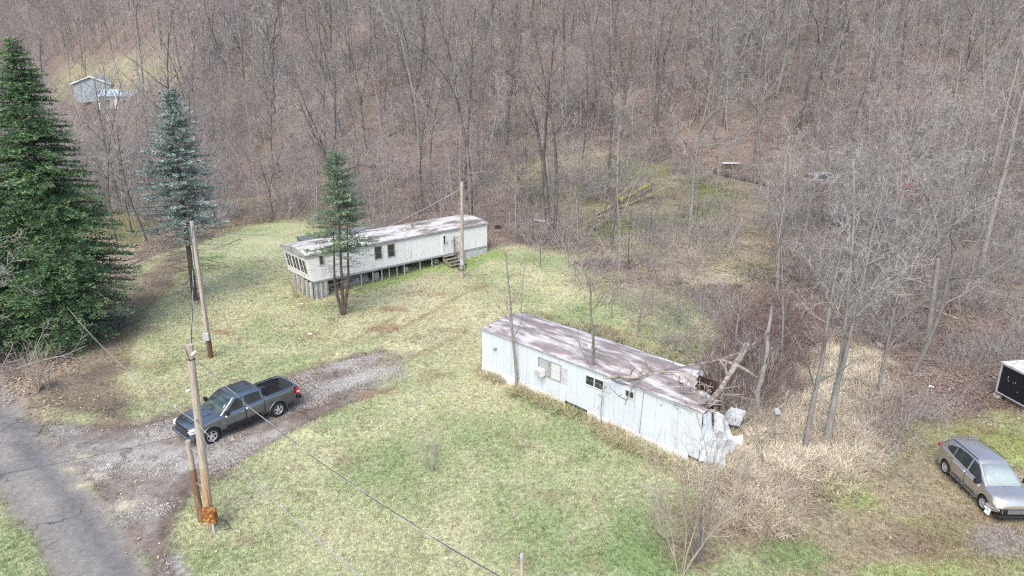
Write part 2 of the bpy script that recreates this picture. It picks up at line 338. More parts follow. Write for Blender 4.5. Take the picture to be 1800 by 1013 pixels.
cx = X[FC].mean(1); cy = Y[FC].mean(1); zc = {k: v[FC].mean(1) for k, v in Z.items()}
own = np.zeros(len(FC), int)                              # 0 woodland floor
own[zc['lawn'] > .5] = 1; own[(zc['band'] > .5) | ((zc['behind'] > .5) & (own == 0))] = 2
own[zc['track'] > .5] = 3; own[zc['drive'] > .5] = 4; own[zc['road'] > .5] = 5
for k, (nm, mt) in enumerate((('woodland_floor', ground_mat), ('lawn', ground_mat), ('rough_ground', ground_mat), ('dirt_track', ground_mat), ('gravel_driveway', hard_mat), ('road', hard_mat))):
    sheet(nm, X, Y, ZZ, GC, FC[own == k], mt)
X2, Y2, F2 = grid(-262, 270, -14, 426, 2.0)
c2x = X2[F2].mean(1); c2y = Y2[F2].mean(1)
Z2 = zones(X2, Y2); GC2 = gcol(X2, Y2, Z2); ZZ2 = G0(X2, Y2) + (relief(X2, Y2, Z2))
inn = (X2 > NX0 + .1) & (X2 < NX1 - .1) & (Y2 > NY0 + .1) & (Y2 < NY1 - .1); ZZ2 = np.where(inn, ZZ2 - .4, ZZ2)
keep = ~((c2x > NX0 + 2.2) & (c2x < NX1 - 2.2) & (c2y > NY0 + 2.2) & (c2y < NY1 - 2.2))
sheet('hillside', X2, Y2, ZZ2, GC2, F2[keep], ground_mat)

# ---------------------------------------------------------------- scattered stuff (geometry nodes, the tuft lives in the same mesh)
def scatter(name, mb, px_, py_, pz_, rot, scl, colr, mat, label):
    nv = len(mb.v); n = len(px_)
    me = bpy.data.meshes.new(name)
    me.from_pydata(mb.v, [], mb.f); me.vertices.add(n)
    co = np.concatenate([np.array(mb.v, float), np.stack([px_, py_, pz_], 1)]); me.vertices.foreach_set('co', co.ravel())
    def att(nm, ty, arr, key):
        a = me.attributes.new(nm, ty, 'POINT'); a.data.foreach_set(key, arr.astype(np.float32).ravel())
    att('pt', 'FLOAT', np.r_[np.zeros(nv), np.ones(n)], 'value'); att('scl', 'FLOAT', np.r_[np.ones(nv), scl], 'value')
    att('rot', 'FLOAT_VECTOR', np.concatenate([np.zeros((nv, 3)), rot]), 'vector')
    att('col', 'FLOAT_COLOR', np.concatenate([np.ones((nv, 4)), np.c_[colr, np.ones(n)]]), 'color')
    me.materials.append(mat); me.update()
    o = bpy.data.objects.new(name, me); col.objects.link(o); kind(o, 'stuff', label)
    ng = bpy.data.node_groups.new(name + '_scatter', 'GeometryNodeTree')
    ng.interface.new_socket('Geometry', in_out='INPUT', socket_type='NodeSocketGeometry'); ng.interface.new_socket('Geometry', in_out='OUTPUT', socket_type='NodeSocketGeometry')
    N = ng.nodes; L = ng.links; gi = N.new('NodeGroupInput'); go = N.new('NodeGroupOutput')
    def na(nm, ty):
        q = N.new('GeometryNodeInputNamedAttribute'); q.data_type = ty; q.inputs[0].default_value = nm; return q.outputs['Attribute']
    cmp_ = N.new('FunctionNodeCompare'); cmp_.data_type = 'FLOAT'; cmp_.operation = 'GREATER_THAN'; L.new(na('pt', 'FLOAT'), cmp_.inputs[0]); cmp_.inputs[1].default_value = .5
    sp = N.new('GeometryNodeSeparateGeometry'); sp.domain = 'POINT'; L.new(gi.outputs[0], sp.inputs[0]); L.new(cmp_.outputs[0], sp.inputs[1])
    ip = N.new('GeometryNodeInstanceOnPoints'); L.new(sp.outputs[0], ip.inputs['Points']); L.new(sp.outputs[1], ip.inputs['Instance'])
    e2 = N.new('FunctionNodeEulerToRotation'); L.new(na('rot', 'FLOAT_VECTOR'), e2.inputs[0]); L.new(e2.outputs[0], ip.inputs['Rotation'])
    L.new(na('scl', 'FLOAT'), ip.inputs['Scale']); L.new(ip.outputs[0], go.inputs[0])
    md = o.modifiers.new('scatter', 'NODES'); md.node_group = ng
    return o
# ---------------------------------------------------------------- trees
M_bark = pm('bark', (.11, .098, .088), .9, var=.35, scale=3, c2=(.22, .21, .195), s2=1.2, amt2=.6, stretch=(3, 3, .7), rnd=.25, bump=.5, bscale=8)
M_palebark = pm('pale_bark', (.235, .225, .205), .9, var=.3, scale=3, c2=(.13, .12, .105), s2=1.5, amt2=.45, stretch=(3, 3, .8), rnd=.1, bump=.4, bscale=8)
M_twig = pm('twigs', (.27, .252, .235), .9, var=.4, scale=.5, rnd=.4)
M_paletwig = pm('pale_twigs', (.30, .288, .268), .9, var=.3, scale=.8, rnd=.12)
M_tan = pm('tan_stems', (.37, .33, .26), .9, var=.3, scale=2, rnd=.1)
M_dead = pm('dead_wood', (.22, .175, .135), .9, var=.35, scale=2, c2=(.36, .33, .285), s2=1.5, amt2=.7, stretch=(2, 2, 2), bump=.6, bscale=10)
M_moss = pm('mossy_bark', (.20, .16, .11), .95, var=.35, scale=3, c2=(.36, .33, .07), s2=.8, amt2=.8, bump=.6, bscale=12)

def rdir(rr): 
    a = rr.uniform(0, 6.2832); z = rr.uniform(-1, 1); s = math.sqrt(1 - z * z); return Vector((s * math.cos(a), s * math.sin(a), z))
def grow(rr, mbs, p, d, L, r, lvl, P):
    """one limb with its own side limbs; P holds per-level lists"""
    seg = P['seg'][lvl]; pts = [p.copy()]; rad = [r]; dirs = [d.copy()]; end = P['end'][lvl]
    for i in range(seg):
        d = (d + rdir(rr) * P['wob'][lvl] + Vector((0, 0, P['up'][lvl]))).normalized()
        p = p + d * (L / seg); pts.append(p.copy()); rad.append(r * (1 - (1 - end) * (i + 1) / seg)); dirs.append(d.copy())
    mbs[P['mb'][lvl]].tube(pts, rad, P['sides'][lvl], cap=False)
    if lvl + 1 >= len(P['seg']): return
    n = P['n'][lvl]; n = max(1, int(n + rr.uniform(-.3, .3) * n)); t0 = P['first'][lvl]; ga = rr.uniform(0, 6.28)
    for k in range(n):
        t = t0 + (1 - t0) * (k + rr.random()) / n; t = min(t, .99); f = t * seg; i = min(int(f), seg - 1); fr = f - i
        q = pts[i].lerp(pts[i + 1], fr); dd = dirs[i + 1]; ga += 2.4 + rr.uniform(-.5, .5)
        a = Vector((1, 0, 0)) if abs(dd.x) < .8 else Vector((0, 1, 0)); a = (a - dd * a.dot(dd)).normalized(); b = dd.cross(a)
        side = a * math.cos(ga) + b * math.sin(ga); ang = math.radians(P['ang'][lvl] + rr.uniform(-14, 14))
        nd = (dd * math.cos(ang) + side * math.sin(ang)).normalized()
        shape = (1 - .55 * (t - t0) / (1 - t0 + 1e-6)) if lvl == 0 else (1 - .5 * t)
        nl = L * P['len'][lvl] * shape * rr.uniform(.7, 1.2); nr = max(P['rmin'], (rad[i] * (1 - fr) + rad[i + 1] * fr) * P['rr'][lvl] * rr.uniform(.8, 1.1))
        grow(rr, mbs, q, nd, nl, nr, lvl + 1, P)
def tparams(**k):
    P = dict(seg=[9, 6, 4, 3, 1], end=[.22, .25, .3, .4, .5], wob=[.10, .22, .28, .35, .3], up=[.035, .07, .05, .03, 0], sides=[7, 5, 4, 3, 3], mb=[0, 0, 1, 1, 1],
             n=[13, 7, 6, 5], first=[.36, .2, .15, .1], ang=[46, 44, 44, 48], len=[.42, .5, .52, .55], rr=[.5, .5, .55, .6], rmin=.0085)
    P.update(k); return P
def tree_meshes(seed, H, r, P, lean=0, forks=0):
    rr = random.Random(seed); mbs = [MB(), MB()]
    d0 = Vector((lean * rr.uniform(-1, 1), lean * rr.uniform(-1, 1), 1)).normalized()
    if forks:
        h = H * rr.uniform(.18, .38); pts = [Vector((0, 0, -.3)), d0 * (h * .5), d0 * h]; mbs[0].tube(pts, [r * 1.35, r, r * .92], 7, cap=False)
        for k in range(forks):
            a = 6.28 * k / forks + rr.uniform(-.4, .4); t = rr.uniform(.13, .3)
            dd = (d0 + Vector((math.cos(a), math.sin(a), 0)) * t).normalized()
            Q = dict(P); Q['n'] = [max(6, int(P['n'][0] * (.9 if forks < 3 else .7)))] + P['n'][1:]; Q['first'] = [.2] + P['first'][1:]
            grow(rr, mbs, pts[-1] - d0 * .1, dd, (H - h) * rr.uniform(.88, 1.05), r * .68, 0, Q)
    else:
        mbs[0].tube([Vector((0, 0, -.35)), Vector((0, 0, .25))], [r * 1.6, r * 1.02], 7, cap=False)
        grow(rr, mbs, Vector((0, 0, .1)), d0, H, r, 0, P)
    return mbs
def tree_thing(name, label, cat, mbs, loc, rz=0, mats=None, group=None, parts=('trunk', 'crown')):
    t = thing(name, label, cat, loc, rz, group); mats = mats or (M_bark, M_twig)
    mbs[0].build(parts[0], mats[0], t, smooth=True); mbs[1].build(parts[1], mats[1], t); return t
def copy_tree(src, label, loc, rz, s, group, tilt=(0, 0)):
    r_ = src.copy(); col.objects.link(r_); r_.location = loc; r_.rotation_euler = (tilt[0], tilt[1], rz); r_.scale = (s, s, s)
    r_['label'] = label
    if group: r_['group'] = group
    elif 'group' in r_.keys(): del r_['group']
    for ch in src.children:
        c = ch.copy(); col.objects.link(c); c.parent = r_
    return r_

WOODS = {'c': ('bare grey tree in the woods on the leaf-covered hillside behind the far white mobile home', 'bare trees on the leafy hillside'),
         'r': ('bare twiggy tree in the tangled woods on the right-hand slope', 'bare trees of the right-hand woods'),
         'l': ('bare tree in the hollow to the left, between the evergreens and the distant clearing', 'bare trees of the left-hand hollow')}
variants = []
spec_ = [(19, .20, {}, 0), (21, .24, dict(first=[.5, .25, .2, .15], n=[11, 7, 6, 5]), 0), (17, .15, dict(n=[15, 6, 6, 5], ang=[38, 40, 42, 45], len=[.33, .5, .5, .5]), 0),
         (20, .25, {}, 2), (18, .22, {}, 3), (15, .12, dict(n=[14, 6, 5, 5], len=[.3, .5, .5, .5]), 0), (22, .27, dict(n=[12, 7, 6, 5], wob=[.05, .2, .24, .3, .3]), 0),
         (19, .2, dict(ang=[58, 45, 42, 45], len=[.38, .55, .5, .5]), 0), (16, .17, dict(wob=[.12, .2, .25, .3, .3]), 2), (13, .1, dict(n=[16, 6, 5, 4], first=[.25, .25, .2, .15], len=[.34, .5, .5, .5]), 0),
         (15, .17, dict(n=[13, 7, 6, 5], first=[.28, .2, .15, .1], ang=[66, 45, 45, 48], len=[.56, .55, .52, .5], wob=[.14, .28, .3, .35, .3], up=[.02, .05, .02, 0, 0]), 0),
         (13, .15, dict(n=[10, 7, 6, 5], first=[.2, .2, .15, .1], ang=[60, 48, 45, 48], len=[.6, .55, .52, .5], wob=[.16, .3, .3, .35, .3], up=[.02, .03, .0, 0, 0]), 2)]
for i, (H, r, k, fk) in enumerate(spec_):
    variants.append((tree_meshes(100 + i, H, r, tparams(**k), lean=.08, forks=fk), H))
# the photographed trees that can be told apart: base pixel, top pixel (None = leave the frame), kind, label
own_trees = [
    ((965, 398), 19.5, 3, 0, 'tall forked grey tree with a white pipe lying across its foot'),
    ((1070, 352), 16.5, 1, 0, 'straight slender grey tree left of the mossy fallen trunk'),
    ((1212, 405), 17.5, 7, 1, 'tall pale lichen-grey tree with broken side limbs right of the mossy fallen trunk'),
    ((1338, 330), 19, 0, 1, 'tall grey tree at the right end of the long fallen log'),
    ((1722, 478), 20, 6, 1, 'big pale-barked tree with spreading crown at the right edge above the black-fronted box'),
    ((1605, 655), 14, 10, 1, 'grey leaning tree at the edge of the right woods left of the black-fronted box'),
    ((1632, 590), 15, 11, 1, 'pale forked tree rising behind the leaning tree at the right woods edge'),
    ((1500, 560), 12, 10, 1, 'pale wide-branching tree in the brush uphill of the meter post'),
    ((1560, 470), 15, 11, 1, 'pale forked tree just downhill of the abandoned red car'),
    ((820, 352), 18, 2, 0, 'slim dark tree directly behind the roof of the far white mobile home'),
    ((905, 395), 11, 9, 0, 'small twiggy tree in the brush right of the far white mobile home'),
    ((760, 330), 15, 5, 0, 'thin tree growing on the leafy slope up left of the bare utility pole'),
    ((480, 385), 9, 8, 0, 'low spreading tree leaning at the woods edge between the two spruces'),
    ((205, 425), 15, 5, 0, 'thin straight tree at the right side of the big dark evergreen'),
    ((232, 410), 14, 9, 0, 'thin tree between the big dark evergreen and the blue spruce'),
    ((735, 250), 16, 4, 0, 'multi-stemmed dark tree on the slope above the far home'),
]
protos = {}
def place_variant(vi, label, loc, rz, s, group, pale, tilt=(0, 0)):
    key = (vi, pale)
    if key not in protos:
        t = tree_thing('bare_tree', label, 'tree', variants[vi][0], loc, rz, (M_palebark, M_paletwig) if pale else (M_bark, M_twig), group)
        t.scale = (s, s, s); t.rotation_euler = (tilt[0], tilt[1], rz); protos[key] = t; return t
    return copy_tree(protos[key], label, loc, rz, s, group, tilt)
for (px, py), h, vi, pale, lab in own_trees:
    x, y, _ = at(px, py); place_variant(vi, lab, (x, y, gz(x, y) - .1), R.uniform(0, 6.28), h / variants[vi][1], None, pale, (R.uniform(-.04, .04), R.uniform(-.04, .04)))
taken = [at(*b[0])[:2] for b in own_trees]
cnt = 0; tries = 0; far_pts = []
ys_w = [(40, 215)]
while tries < 90000 and cnt < 285:
    tries += 1
    y = 40 + 110 * (R.random() ** .8) if R.random() < .72 else R.uniform(90, 235); x = R.uniform(-.86, .92) * (y + 4)
    u = x / y; z_ = g0(x, y); px, py = prj(x, y, z_)
    if py < -70 or px < -130 or px > 1930: continue
    Tt = float(np.interp(u, [-1.0, -.7, -.5, -.35, -.2, 0, .3, .7, 1.0], [200, 60, 60, 60, 66, 64, 52, 38, 36]))
    if y < Tt or (px > 1250 and py > 640 and px < 1990): continue
    if px > 1600 and py > 560: continue
    P1 = (np.array([x]), np.array([y]))
    if sdf(LAWN, *P1)[0] > -2.0 or sdf(FIELD, *P1)[0] > -1 or sdf(BEHIND, *P1)[0] > -1 or sdf(ROAD, *P1)[0] > -3: continue
    if 20 < px < 235 and 150 < py < 320: 
        if R.random() < .75: continue
    if px < 560 and 260 < py < 425 and R.random() < .6: continue
    mid = sdf(MIDHILL, *P1)[0] > 0
    if mid and R.random() < .88: continue
    if any((x - a) ** 2 + (y - b) ** 2 < (4.0 if y > 70 else 3.2) ** 2 for a, b in taken): continue
    # keep the abandoned cars and the far house from being buried
    if abs(px - 1590) < 22 and 320 < py < 420: continue
    zone = 'l' if (px < 620 and u < -.27) else ('r' if px > 1230 else 'c')
    pale = 1 if (zone == 'r' and y < 85 and R.random() < .55) or R.random() < .06 else 0
    vi = R.choice([0, 1, 2, 2, 3, 4, 5, 5, 6, 7, 8, 9]) if y > 62 else R.choice([5, 9, 8, 2, 7, 4])
    if zone == 'r' and y < 85 and R.random() < .5: vi = R.choice([10, 11])
    s = R.uniform(.78, 1.1) * (1 if y > 62 else .75)
    if zone == 'r' and y < 60: s *= .8
    if zone == 'l' and px < 330 and y < 150: s *= .62
    taken.append((x, y)); cnt += 1
    bandw = 'near the foot of' if py > 300 else ('halfway up' if py > 130 else 'high on')
    place = {'c': 'the leafy hillside behind the far mobile home', 'r': 'the brushy right-hand slope', 'l': 'the wooded slope to the left'}[zone]
    if mid: bandw, place = 'on', 'the open grassy rise right of the far mobile home'
    place_variant(vi, ('pale-barked' if pale else 'dark-barked') + ' bare tree ' + bandw + ' ' + place, (x, y, z_ - .15), R.uniform(0, 6.28), s, ('pale' if pale else 'dark') + ' bare trees ' + bandw + ' ' + place, pale, (R.uniform(-.07, .07), R.uniform(-.07, .07)))
print('woods', cnt, 'tries', tries)

# young trees and saplings near the homes
YP = dict(seg=[9, 5, 3, 2], end=[.25, .3, .4, .5], wob=[.06, .2, .25, .3], up=[.02, .12, .08, .05], sides=[7, 5, 4, 3], mb=[0, 0, 1, 1], n=[11, 4, 3], first=[.3, .25, .2], ang=[48, 38, 38], len=[.28, .5, .55], rr=[.5, .6, .6], rmin=.008)
def young(px, py, H, r, seed, label, pale=True, n=11, first=.3, wob=.06, name='young_tree', **kw):
    x, y, _ = at(px, py); P = dict(YP); P['n'] = [n, 4, 3]; P['first'] = [first, .25, .2]; P['wob'] = [wob, .2, .25, .3]; P.update(kw)
    return tree_thing(name, label, 'tree', tree_meshes(seed, H, r, P, .03), (x, y, gz(x, y) - .05), 0, (M_palebark, M_paletwig) if pale else (M_bark, M_twig))
young(908, 684, 8.0, .10, 1, 'young bare tree against the near trailer wall left of its window air conditioner', n=12)
young(1030, 730, 7.7, .12, 2, 'young bare tree with bent foot against the near trailer beside its skirting gap', n=10, wob=.09)
young(1057, 752, 2.2, .03, 3, 'small thin sapling in front of the skirting gap of the near trailer', n=7, name='sapling')
young(1075, 560, 4.2, .06, 4, 'leafless sapling behind the near trailer, farthest left', n=7, name='sapling')
young(1122, 592, 5.4, .06, 5, 'leafless sapling behind the near trailer in a reddish grass clump', n=8, name='sapling')
young(1190, 570, 4.6, .07, 6, 'leafless sapling behind the near trailer, farthest right', n=7, name='sapling')
young(1290, 640, 6.5, .09, 7, 'young tree beside the leaning broken log behind the crushed trailer end', n=11)
young(1414, 800, 10.5, .15, 8, 'slim pale tree left of the thick double tree in the dry grass', n=13, len=[.3, .5, .55])
young(1372, 640, 7.5, .08, 19, 'thin pale tree in the brush above the meter post', n=12)
young(1540, 700, 8.5, .1, 20, 'slender pale tree right of the thick double tree', n=13, len=[.32, .5, .55])
for k, (px, py, H) in enumerate(((915, 560, 5.2), (1000, 470, 3.5), (1105, 475, 6.0), (1140, 440, 5), (1060, 410, 5), (950, 470, 2.6))):
    young(px, py, H, .05, 30 + k, ['thin sapling on the lawn just behind the left end of the near trailer', 'very thin sapling at the top edge of the yard', 'dark slim sapling at the yard edge below the mossy fallen trunk',
          'slim sapling in the brush right of the yard edge', 'slim sapling in the brush just below the mossy trunk', 'short whip-like sapling near the top of the yard'][k], pale=k in (0, 1), n=7, name='sapling')
x, y, _ = at(1452, 782)
gp_ = tparams(seg=[8, 6, 5, 3, 2], n=[11, 7, 6, 4], ang=[46, 45, 45, 48], len=[.48, .55, .55, .5], up=[.03, .05, .0, -.02, 0], rmin=.008, wob=[.07, .2, .28, .35, .3])
tree_thing('bare_tree', 'large pale double-stemmed tree with a wide crown rising from the dry grass band', 'tree', tree_meshes(77, 14.5, .165, gp_, .05, forks=2), (x, y, gz(x, y) - .1), 1.1, (M_palebark, M_paletwig))
# tree out of frame on the left whose branches reach in
x, y = -22.6, 25.5; tb = g0(x, y)
lp = tparams(seg=[7, 6, 5, 3, 2], n=[16, 7, 6, 5], first=[.4, .2, .2, .1], ang=[72, 42, 42, 45], len=[.60, .5, .5, .5], up=[.02, .01, .01, 0, 0])
tree_thing('bare_tree', 'pale bare branches reaching in from the left edge in front of the dark evergreen', 'tree', tree_meshes(81, 10.5, .2, lp), (x, y, tb - .1), .4, (M_palebark, M_paletwig))
# multi-stem young trees and shrubs
def shrub(px, py, H, n, r, spread, seed, label, mats, name='shrub', sub=7, cat='shrub', lv3=2, w=.12):
    x, y, _ = at(px, py); rr = random.Random(seed); mbs = [MB(), MB()]
    P = dict(seg=[7, 4, 2], end=[.25, .35, .5], wob=[w, .2, .25], up=[.05, .08, .05], sides=[5, 3, 3], mb=[0, 1, 1], n=[sub, lv3], first=[.3, .3], ang=[30, 32], len=[.35, .5], rr=[.55, .6], rmin=.006)
    for k in range(n):
        a = rr.uniform(0, 6.28); t = rr.uniform(.1, 1) * spread
        grow(rr, mbs, Vector((math.cos(a) * .1, math.sin(a) * .1, -.05)), Vector((math.cos(a) * t, math.sin(a) * t, 1)).normalized(), H * rr.uniform(.65, 1.05), r * rr.uniform(.7, 1.1), 0, P)
    return tree_thing(name, label, cat, mbs, (x, y, gz(x, y)), 0, mats, parts=('stem', 'twigs'))
shrub(1196, 1008, 7.0, 6, .034, .42, 41, 'tall many-stemmed bare tree at the bottom edge beside the crushed trailer end', (M_tan, M_tan), 'bare_tree', 24, 'tree', 6, w=.2)
shrub(1222, 985, 4.6, 7, .045, .55, 42, 'spreading tan bush beside the tall many-stemmed tree at the bottom edge', (M_palebark, M_tan), 'shrub', 8)
shrub(758, 826, 2.2, 10, .02, .55, 43, 'small leafless bush standing alone on the near lawn', (M_tan, M_paletwig), 'shrub', 7)
shrub(66, 688, 2.8, 22, .022, .5, 44, 'fan-shaped tan bush under the big evergreen at the road bend', (M_tan, M_tan), 'shrub', 5, lv3=1)
shrub(84, 684, 2.6, 2, .045, .6, 45, 'pale crooked sapling beside the fan-shaped tan bush', (M_palebark, M_paletwig), 'sapling', 5)
shrub(520, 524, 1.9, 14, .02, .35, 46, 'dry brush at the left end of the far white mobile home', (M_tan, M_tan), 'shrub', 5, lv3=1)
shrub(565, 518, 1.6, 14, .02, .9, 47, 'tangle of dead branches under the far mobile home beside the green spruce', (M_palebark, M_paletwig), 'shrub', 6)
shrub(1340, 700, 3.2, 9, .03, .5, 48, 'tan bush behind the torn metal sheets at the crushed trailer end', (M_tan, M_tan), 'shrub', 7)
shrub(1300, 860, 2.0, 8, .02, .6, 49, 'low tan bush in front of the torn metal sheets', (M_tan, M_paletwig), 'shrub', 6)

# ---------------------------------------------------------------- conifers
def needles(name, c, c2):
    return pm(name, c, .75, var=.45, scale=1.6, c2=c2, s2=.9, amt2=.6, rnd=.0, spec=.25)
M_blue = needles('blue_needles', (.20, .27, .245), (.37, .44, .41)); M_green = needles('green_needles', (.13, .20, .125), (.25, .33, .21)); M_dark = needles('dark_needles', (.08, .15, .075), (.18, .28, .125))
M_conbark = pm('conifer_bark', (.10, .08, .065), .9, var=.3, scale=5, bump=.5)
def conifer(name, label, loc, H, Rb, z0, seed, mat, whorl=.42, nb=7, droop=.12, size=.30, thin=1.0, top=.0, stems=None, dead=0, prof=1.0, lean=(0, 0), spray=3, wid=.5, gap=.0, nw=.17, foot=0):
    rr = random.Random(seed); t = thing(name, label, 'tree', loc)
    tm, lm, fm = MB(), MB(), MB()
    if stems is None: stems = [(0, 0, H)]
    for sx, sy, sh in stems:
        k = 8; tm.tube([(sx * min(1, i / 2.5) + lean[0] * i / k, sy * min(1, i / 2.5) + lean[1] * i / k, -.2 + (sh + .2) * i / k) for i in range(k + 1)], [max(.02, .012 * H * (1 if len(stems) == 1 else .75) * (1.25 - 1.2 * i / k)) for i in range(k + 1)], 7, cap=False)
    z = .5 if dead else z0
    while z < H - .25:
        fz = (H - z) / (H - z0); rad = Rb * (1 - foot * max(0, (fz - .72) / .28) ** 1.5) * min(1.0, fz) ** prof * (1 if fz < .92 else 1 - (fz - .92) * 1.5 * (1 if not dead else 1)) + .12
        live = z >= z0
        n = nb if live else dead
        if not live: rad = Rb * .8
        for k in range(n):
            a = rr.uniform(0, 6.28); L = rad * rr.uniform(.68, 1.12); zz = z + rr.uniform(-.2, .2) * whorl * (2 if whorl < .35 or dead else 6)
            ex, ey = lean[0] * zz / H, lean[1] * zz / H
            up = .35 * (1 - min(1, fz)) + .1 - droop + rr.uniform(-.08, .1); ns = max(3, int(L / .45))
            if not live: up = -.05 + rr.uniform(-.15, .1); L *= rr.uniform(.5, 1)
            pts = []
            for i in range(ns + 1):
                s = i / ns; pts.append(Vector((ex + math.cos(a) * L * s, ey + math.sin(a) * L * s, zz + L * (up * s - droop * s * s * 1.2 + .1 * s ** 4))))
            if live: lm.tube(pts, [max(.008, .02 * L / 2 * (1 - .8 * i / ns)) for i in range(ns + 1)], 3, cap=False)
            else:
                lm.tube(pts, [max(.007, .018 * (1 - .7 * i / ns)) for i in range(ns + 1)], 3, cap=False)
                for q in pts[1:]:
                    for e in range(2):
                        dq = (Vector((math.cos(a), math.sin(a), 0)) + rdir(rr) * .8) * rr.uniform(.25, .6); lm.tube([q, q + dq], [.008, .005], 3, cap=False)
                continue
            radial = Vector((math.cos(a), math.sin(a), 0)); tang = Vector((-radial.y, radial.x, 0))
            s = .18 if L > 1 else .05
            fill = thin * (1 - gap * (1 if z < z0 + (H - z0) * .3 else 0))
            while s < 1.02:
                f = min(s, .999) * ns; i = int(f); q = pts[i].lerp(pts[i + 1], f - i); w = wid * L * (1 - s * .75) * .55 + .12
                for sgn in (-1, 1):
                    if rr.random() > fill: continue
                    w1 = w * rr.uniform(.6, 1.1); bd = (radial * .75 + tang * sgn).normalized(); m = max(1, int(w1 / (size * .55)))
                    for j in range(m):
                        c = q + bd * (w1 * (j + .6) / m) + Vector((0, 0, rr.uniform(-.03, .05)))
                        for e in range(spray):
                            dd = (bd + rdir(rr) * .75 + Vector((0, 0, .15))).normalized() * size * rr.uniform(.6, 1.15)
                            nn = rdir(rr).cross(dd); nn = nn.normalized() * size * nw if nn.length > 1e-4 else tang * size * nw
                            b = len(fm.v); c2_ = c + dd
                            for pnt in (c - dd * .15, c + dd * .45 + nn, c2_, c + dd * .45 - nn): fm.v.append((pnt.x, pnt.y, pnt.z))
                            fm.f.append((b, b + 1, b + 2, b + 3))
                s += size * 1.25 / max(L, .5) * rr.uniform(.8, 1.2)
        z += whorl * (1 if live else 1.1) * (.55 + .45 * min(1, fz) if live else 1)
    tm.build('trunk', M_conbark, t, smooth=True); lm.build('branches', M_conbark if not dead else M_bark, t); fm.build('foliage', mat, t)
    print(name, len(fm.f) * 2, len(lm.f) * 2); return t
x, y, _ = at(343, 527); conifer('blue_spruce', 'tall blue spruce with bare lower trunk left of the two leaning poles', (x, y, gz(x, y)), 15.3, 3.6, 5.2, 3, M_blue, whorl=.42, nb=10, size=.19, thin=.95, dead=6, prof=.75, lean=(.35, 0), wid=.42, gap=.4)
x, y, _ = at(603, 554); conifer('green_spruce', 'green spruce with several bare lower stems in front of the far white mobile home', (x, y, gz(x, y)), 11.6, 2.5, 4.6, 4, M_green, whorl=.34, nb=9, size=.15, thin=.7, lean=(.45, 0), stems=[(0, 0, 11.6), (.4, .1, 8.2), (-.6, .15, 7.2)], dead=6, prof=.62, wid=.45, gap=.2)
x, y, _ = at(112, 608); y += .6; conifer('evergreen_tree', 'large dark green evergreen with drooping boughs at the left edge by the road', (x, y, g0(x, y)), 18.3, 5.2, .7, 5, M_dark, foot=.4, whorl=.36, nb=13, size=.21, thin=.9, nw=.13, droop=.22, prof=.72, lean=(.4, 0), spray=3, wid=.5)
x, y, _ = at(5, 620); conifer('evergreen_tree', 'second dark evergreen half hidden behind the large one at the left edge', (x, y, g0(x, y)), 16.6, 5.0, .8, 6, M_dark, foot=.3, whorl=.5, nb=11, size=.25, thin=.9, nw=.13, droop=.2, prof=.8, wid=.5)
# ---------------------------------------------------------------- mobile homes
M_t1wall = pm('weathered_white_siding', (.73, .75, .745), .6, var=.06, scale=2, c2=(.45, .45, .40), s2=2.2, amt2=.25, stretch=(2.2, 2.2, .28))
M_t2wall = pm('pale_blue_siding', (.55, .605, .65), .55, var=.04, scale=1.5, c2=(.50, .54, .565), s2=1.8, amt2=.3, stretch=(2, 2, .3))
M_skirt = pm('white_skirting', (.78, .78, .77), .6, var=.05, scale=3, c2=(.55, .54, .48), s2=2.5, amt2=.15)
M_roof1 = pm('stained_metal_roof', (.50, .49, .475), .9, var=.25, scale=3, c2=(.17, .145, .135), s2=.5, amt2=.6, stretch=(.6, 1.6, 1), bump=.2)
M_roof2 = pm('rusting_white_roof', (.50, .485, .475), .9, var=.28, scale=2.5, c2=(.235, .20, .198), s2=.8, amt2=.85, stretch=(.55, 2.2, 1), bump=.2)
M_fascia = pm('grey_fascia', (.33, .35, .35), .6, var=.2, scale=3, c2=(.22, .22, .21), s2=1.5)
M_frame = pm('window_frame', (.62, .62, .60), .5, var=.08)
M_rust = pm('rusty_frame', (.42, .34, .27), .7, var=.2)
M_glass = pm('dark_glass', (.035, .045, .045), .08, var=.4, scale=2, spec=.7)
M_screen = pm('window_screen', (.33, .35, .37), .6, var=.1)
M_blind = pm('pale_blind', (.55, .56, .55), .6, var=.06)
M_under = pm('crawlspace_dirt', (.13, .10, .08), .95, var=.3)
M_steel = pm('rusty_steel', (.24, .17, .12), .75, var=.3, scale=5)
M_wood = pm('grey_wood', (.27, .24, .20), .9, var=.3, scale=4, c2=(.16, .13, .10), s2=3, stretch=(1, 1, 1), bump=.4)
M_block = pm('concrete_block', (.42, .41, .39), .9, var=.15, scale=6, bump=.4)
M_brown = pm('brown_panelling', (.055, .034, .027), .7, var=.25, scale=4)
M_sheet = pm('weathered_sheet', (.50, .53, .55), .5, var=.15, scale=2, c2=(.36, .37, .37), s2=1.2)
M_white = pm('white_paint', (.78, .78, .77), .5, var=.05)
M_black = pm('black_rubber', (.02, .02, .02), .7, var=.2)
M_tar = pm('tar_roof', (.13, .145, .16), .8, var=.25, scale=3, c2=(.22, .2, .18), s2=1)
def to_local(o_loc, rz, p):
    d = Vector(p) - Vector(o_loc); c, s = math.cos(-rz), math.sin(-rz); return Vector((d.x * c - d.y * s, d.x * s + d.y * c, d.z))
def wall_px(o_loc, rz, px, py):
    """(X, Z) in the home's front-wall plane (local y = 0) seen at a pixel"""
    A = to_local(o_loc, rz, (0, 0, HC)); d = ray(px, py); B = to_local(o_loc, rz, Vector((0, 0, HC)) + Vector(d)); e = B - A
    t = -A.y / e.y; q = A + e * t; return q.x, q.z
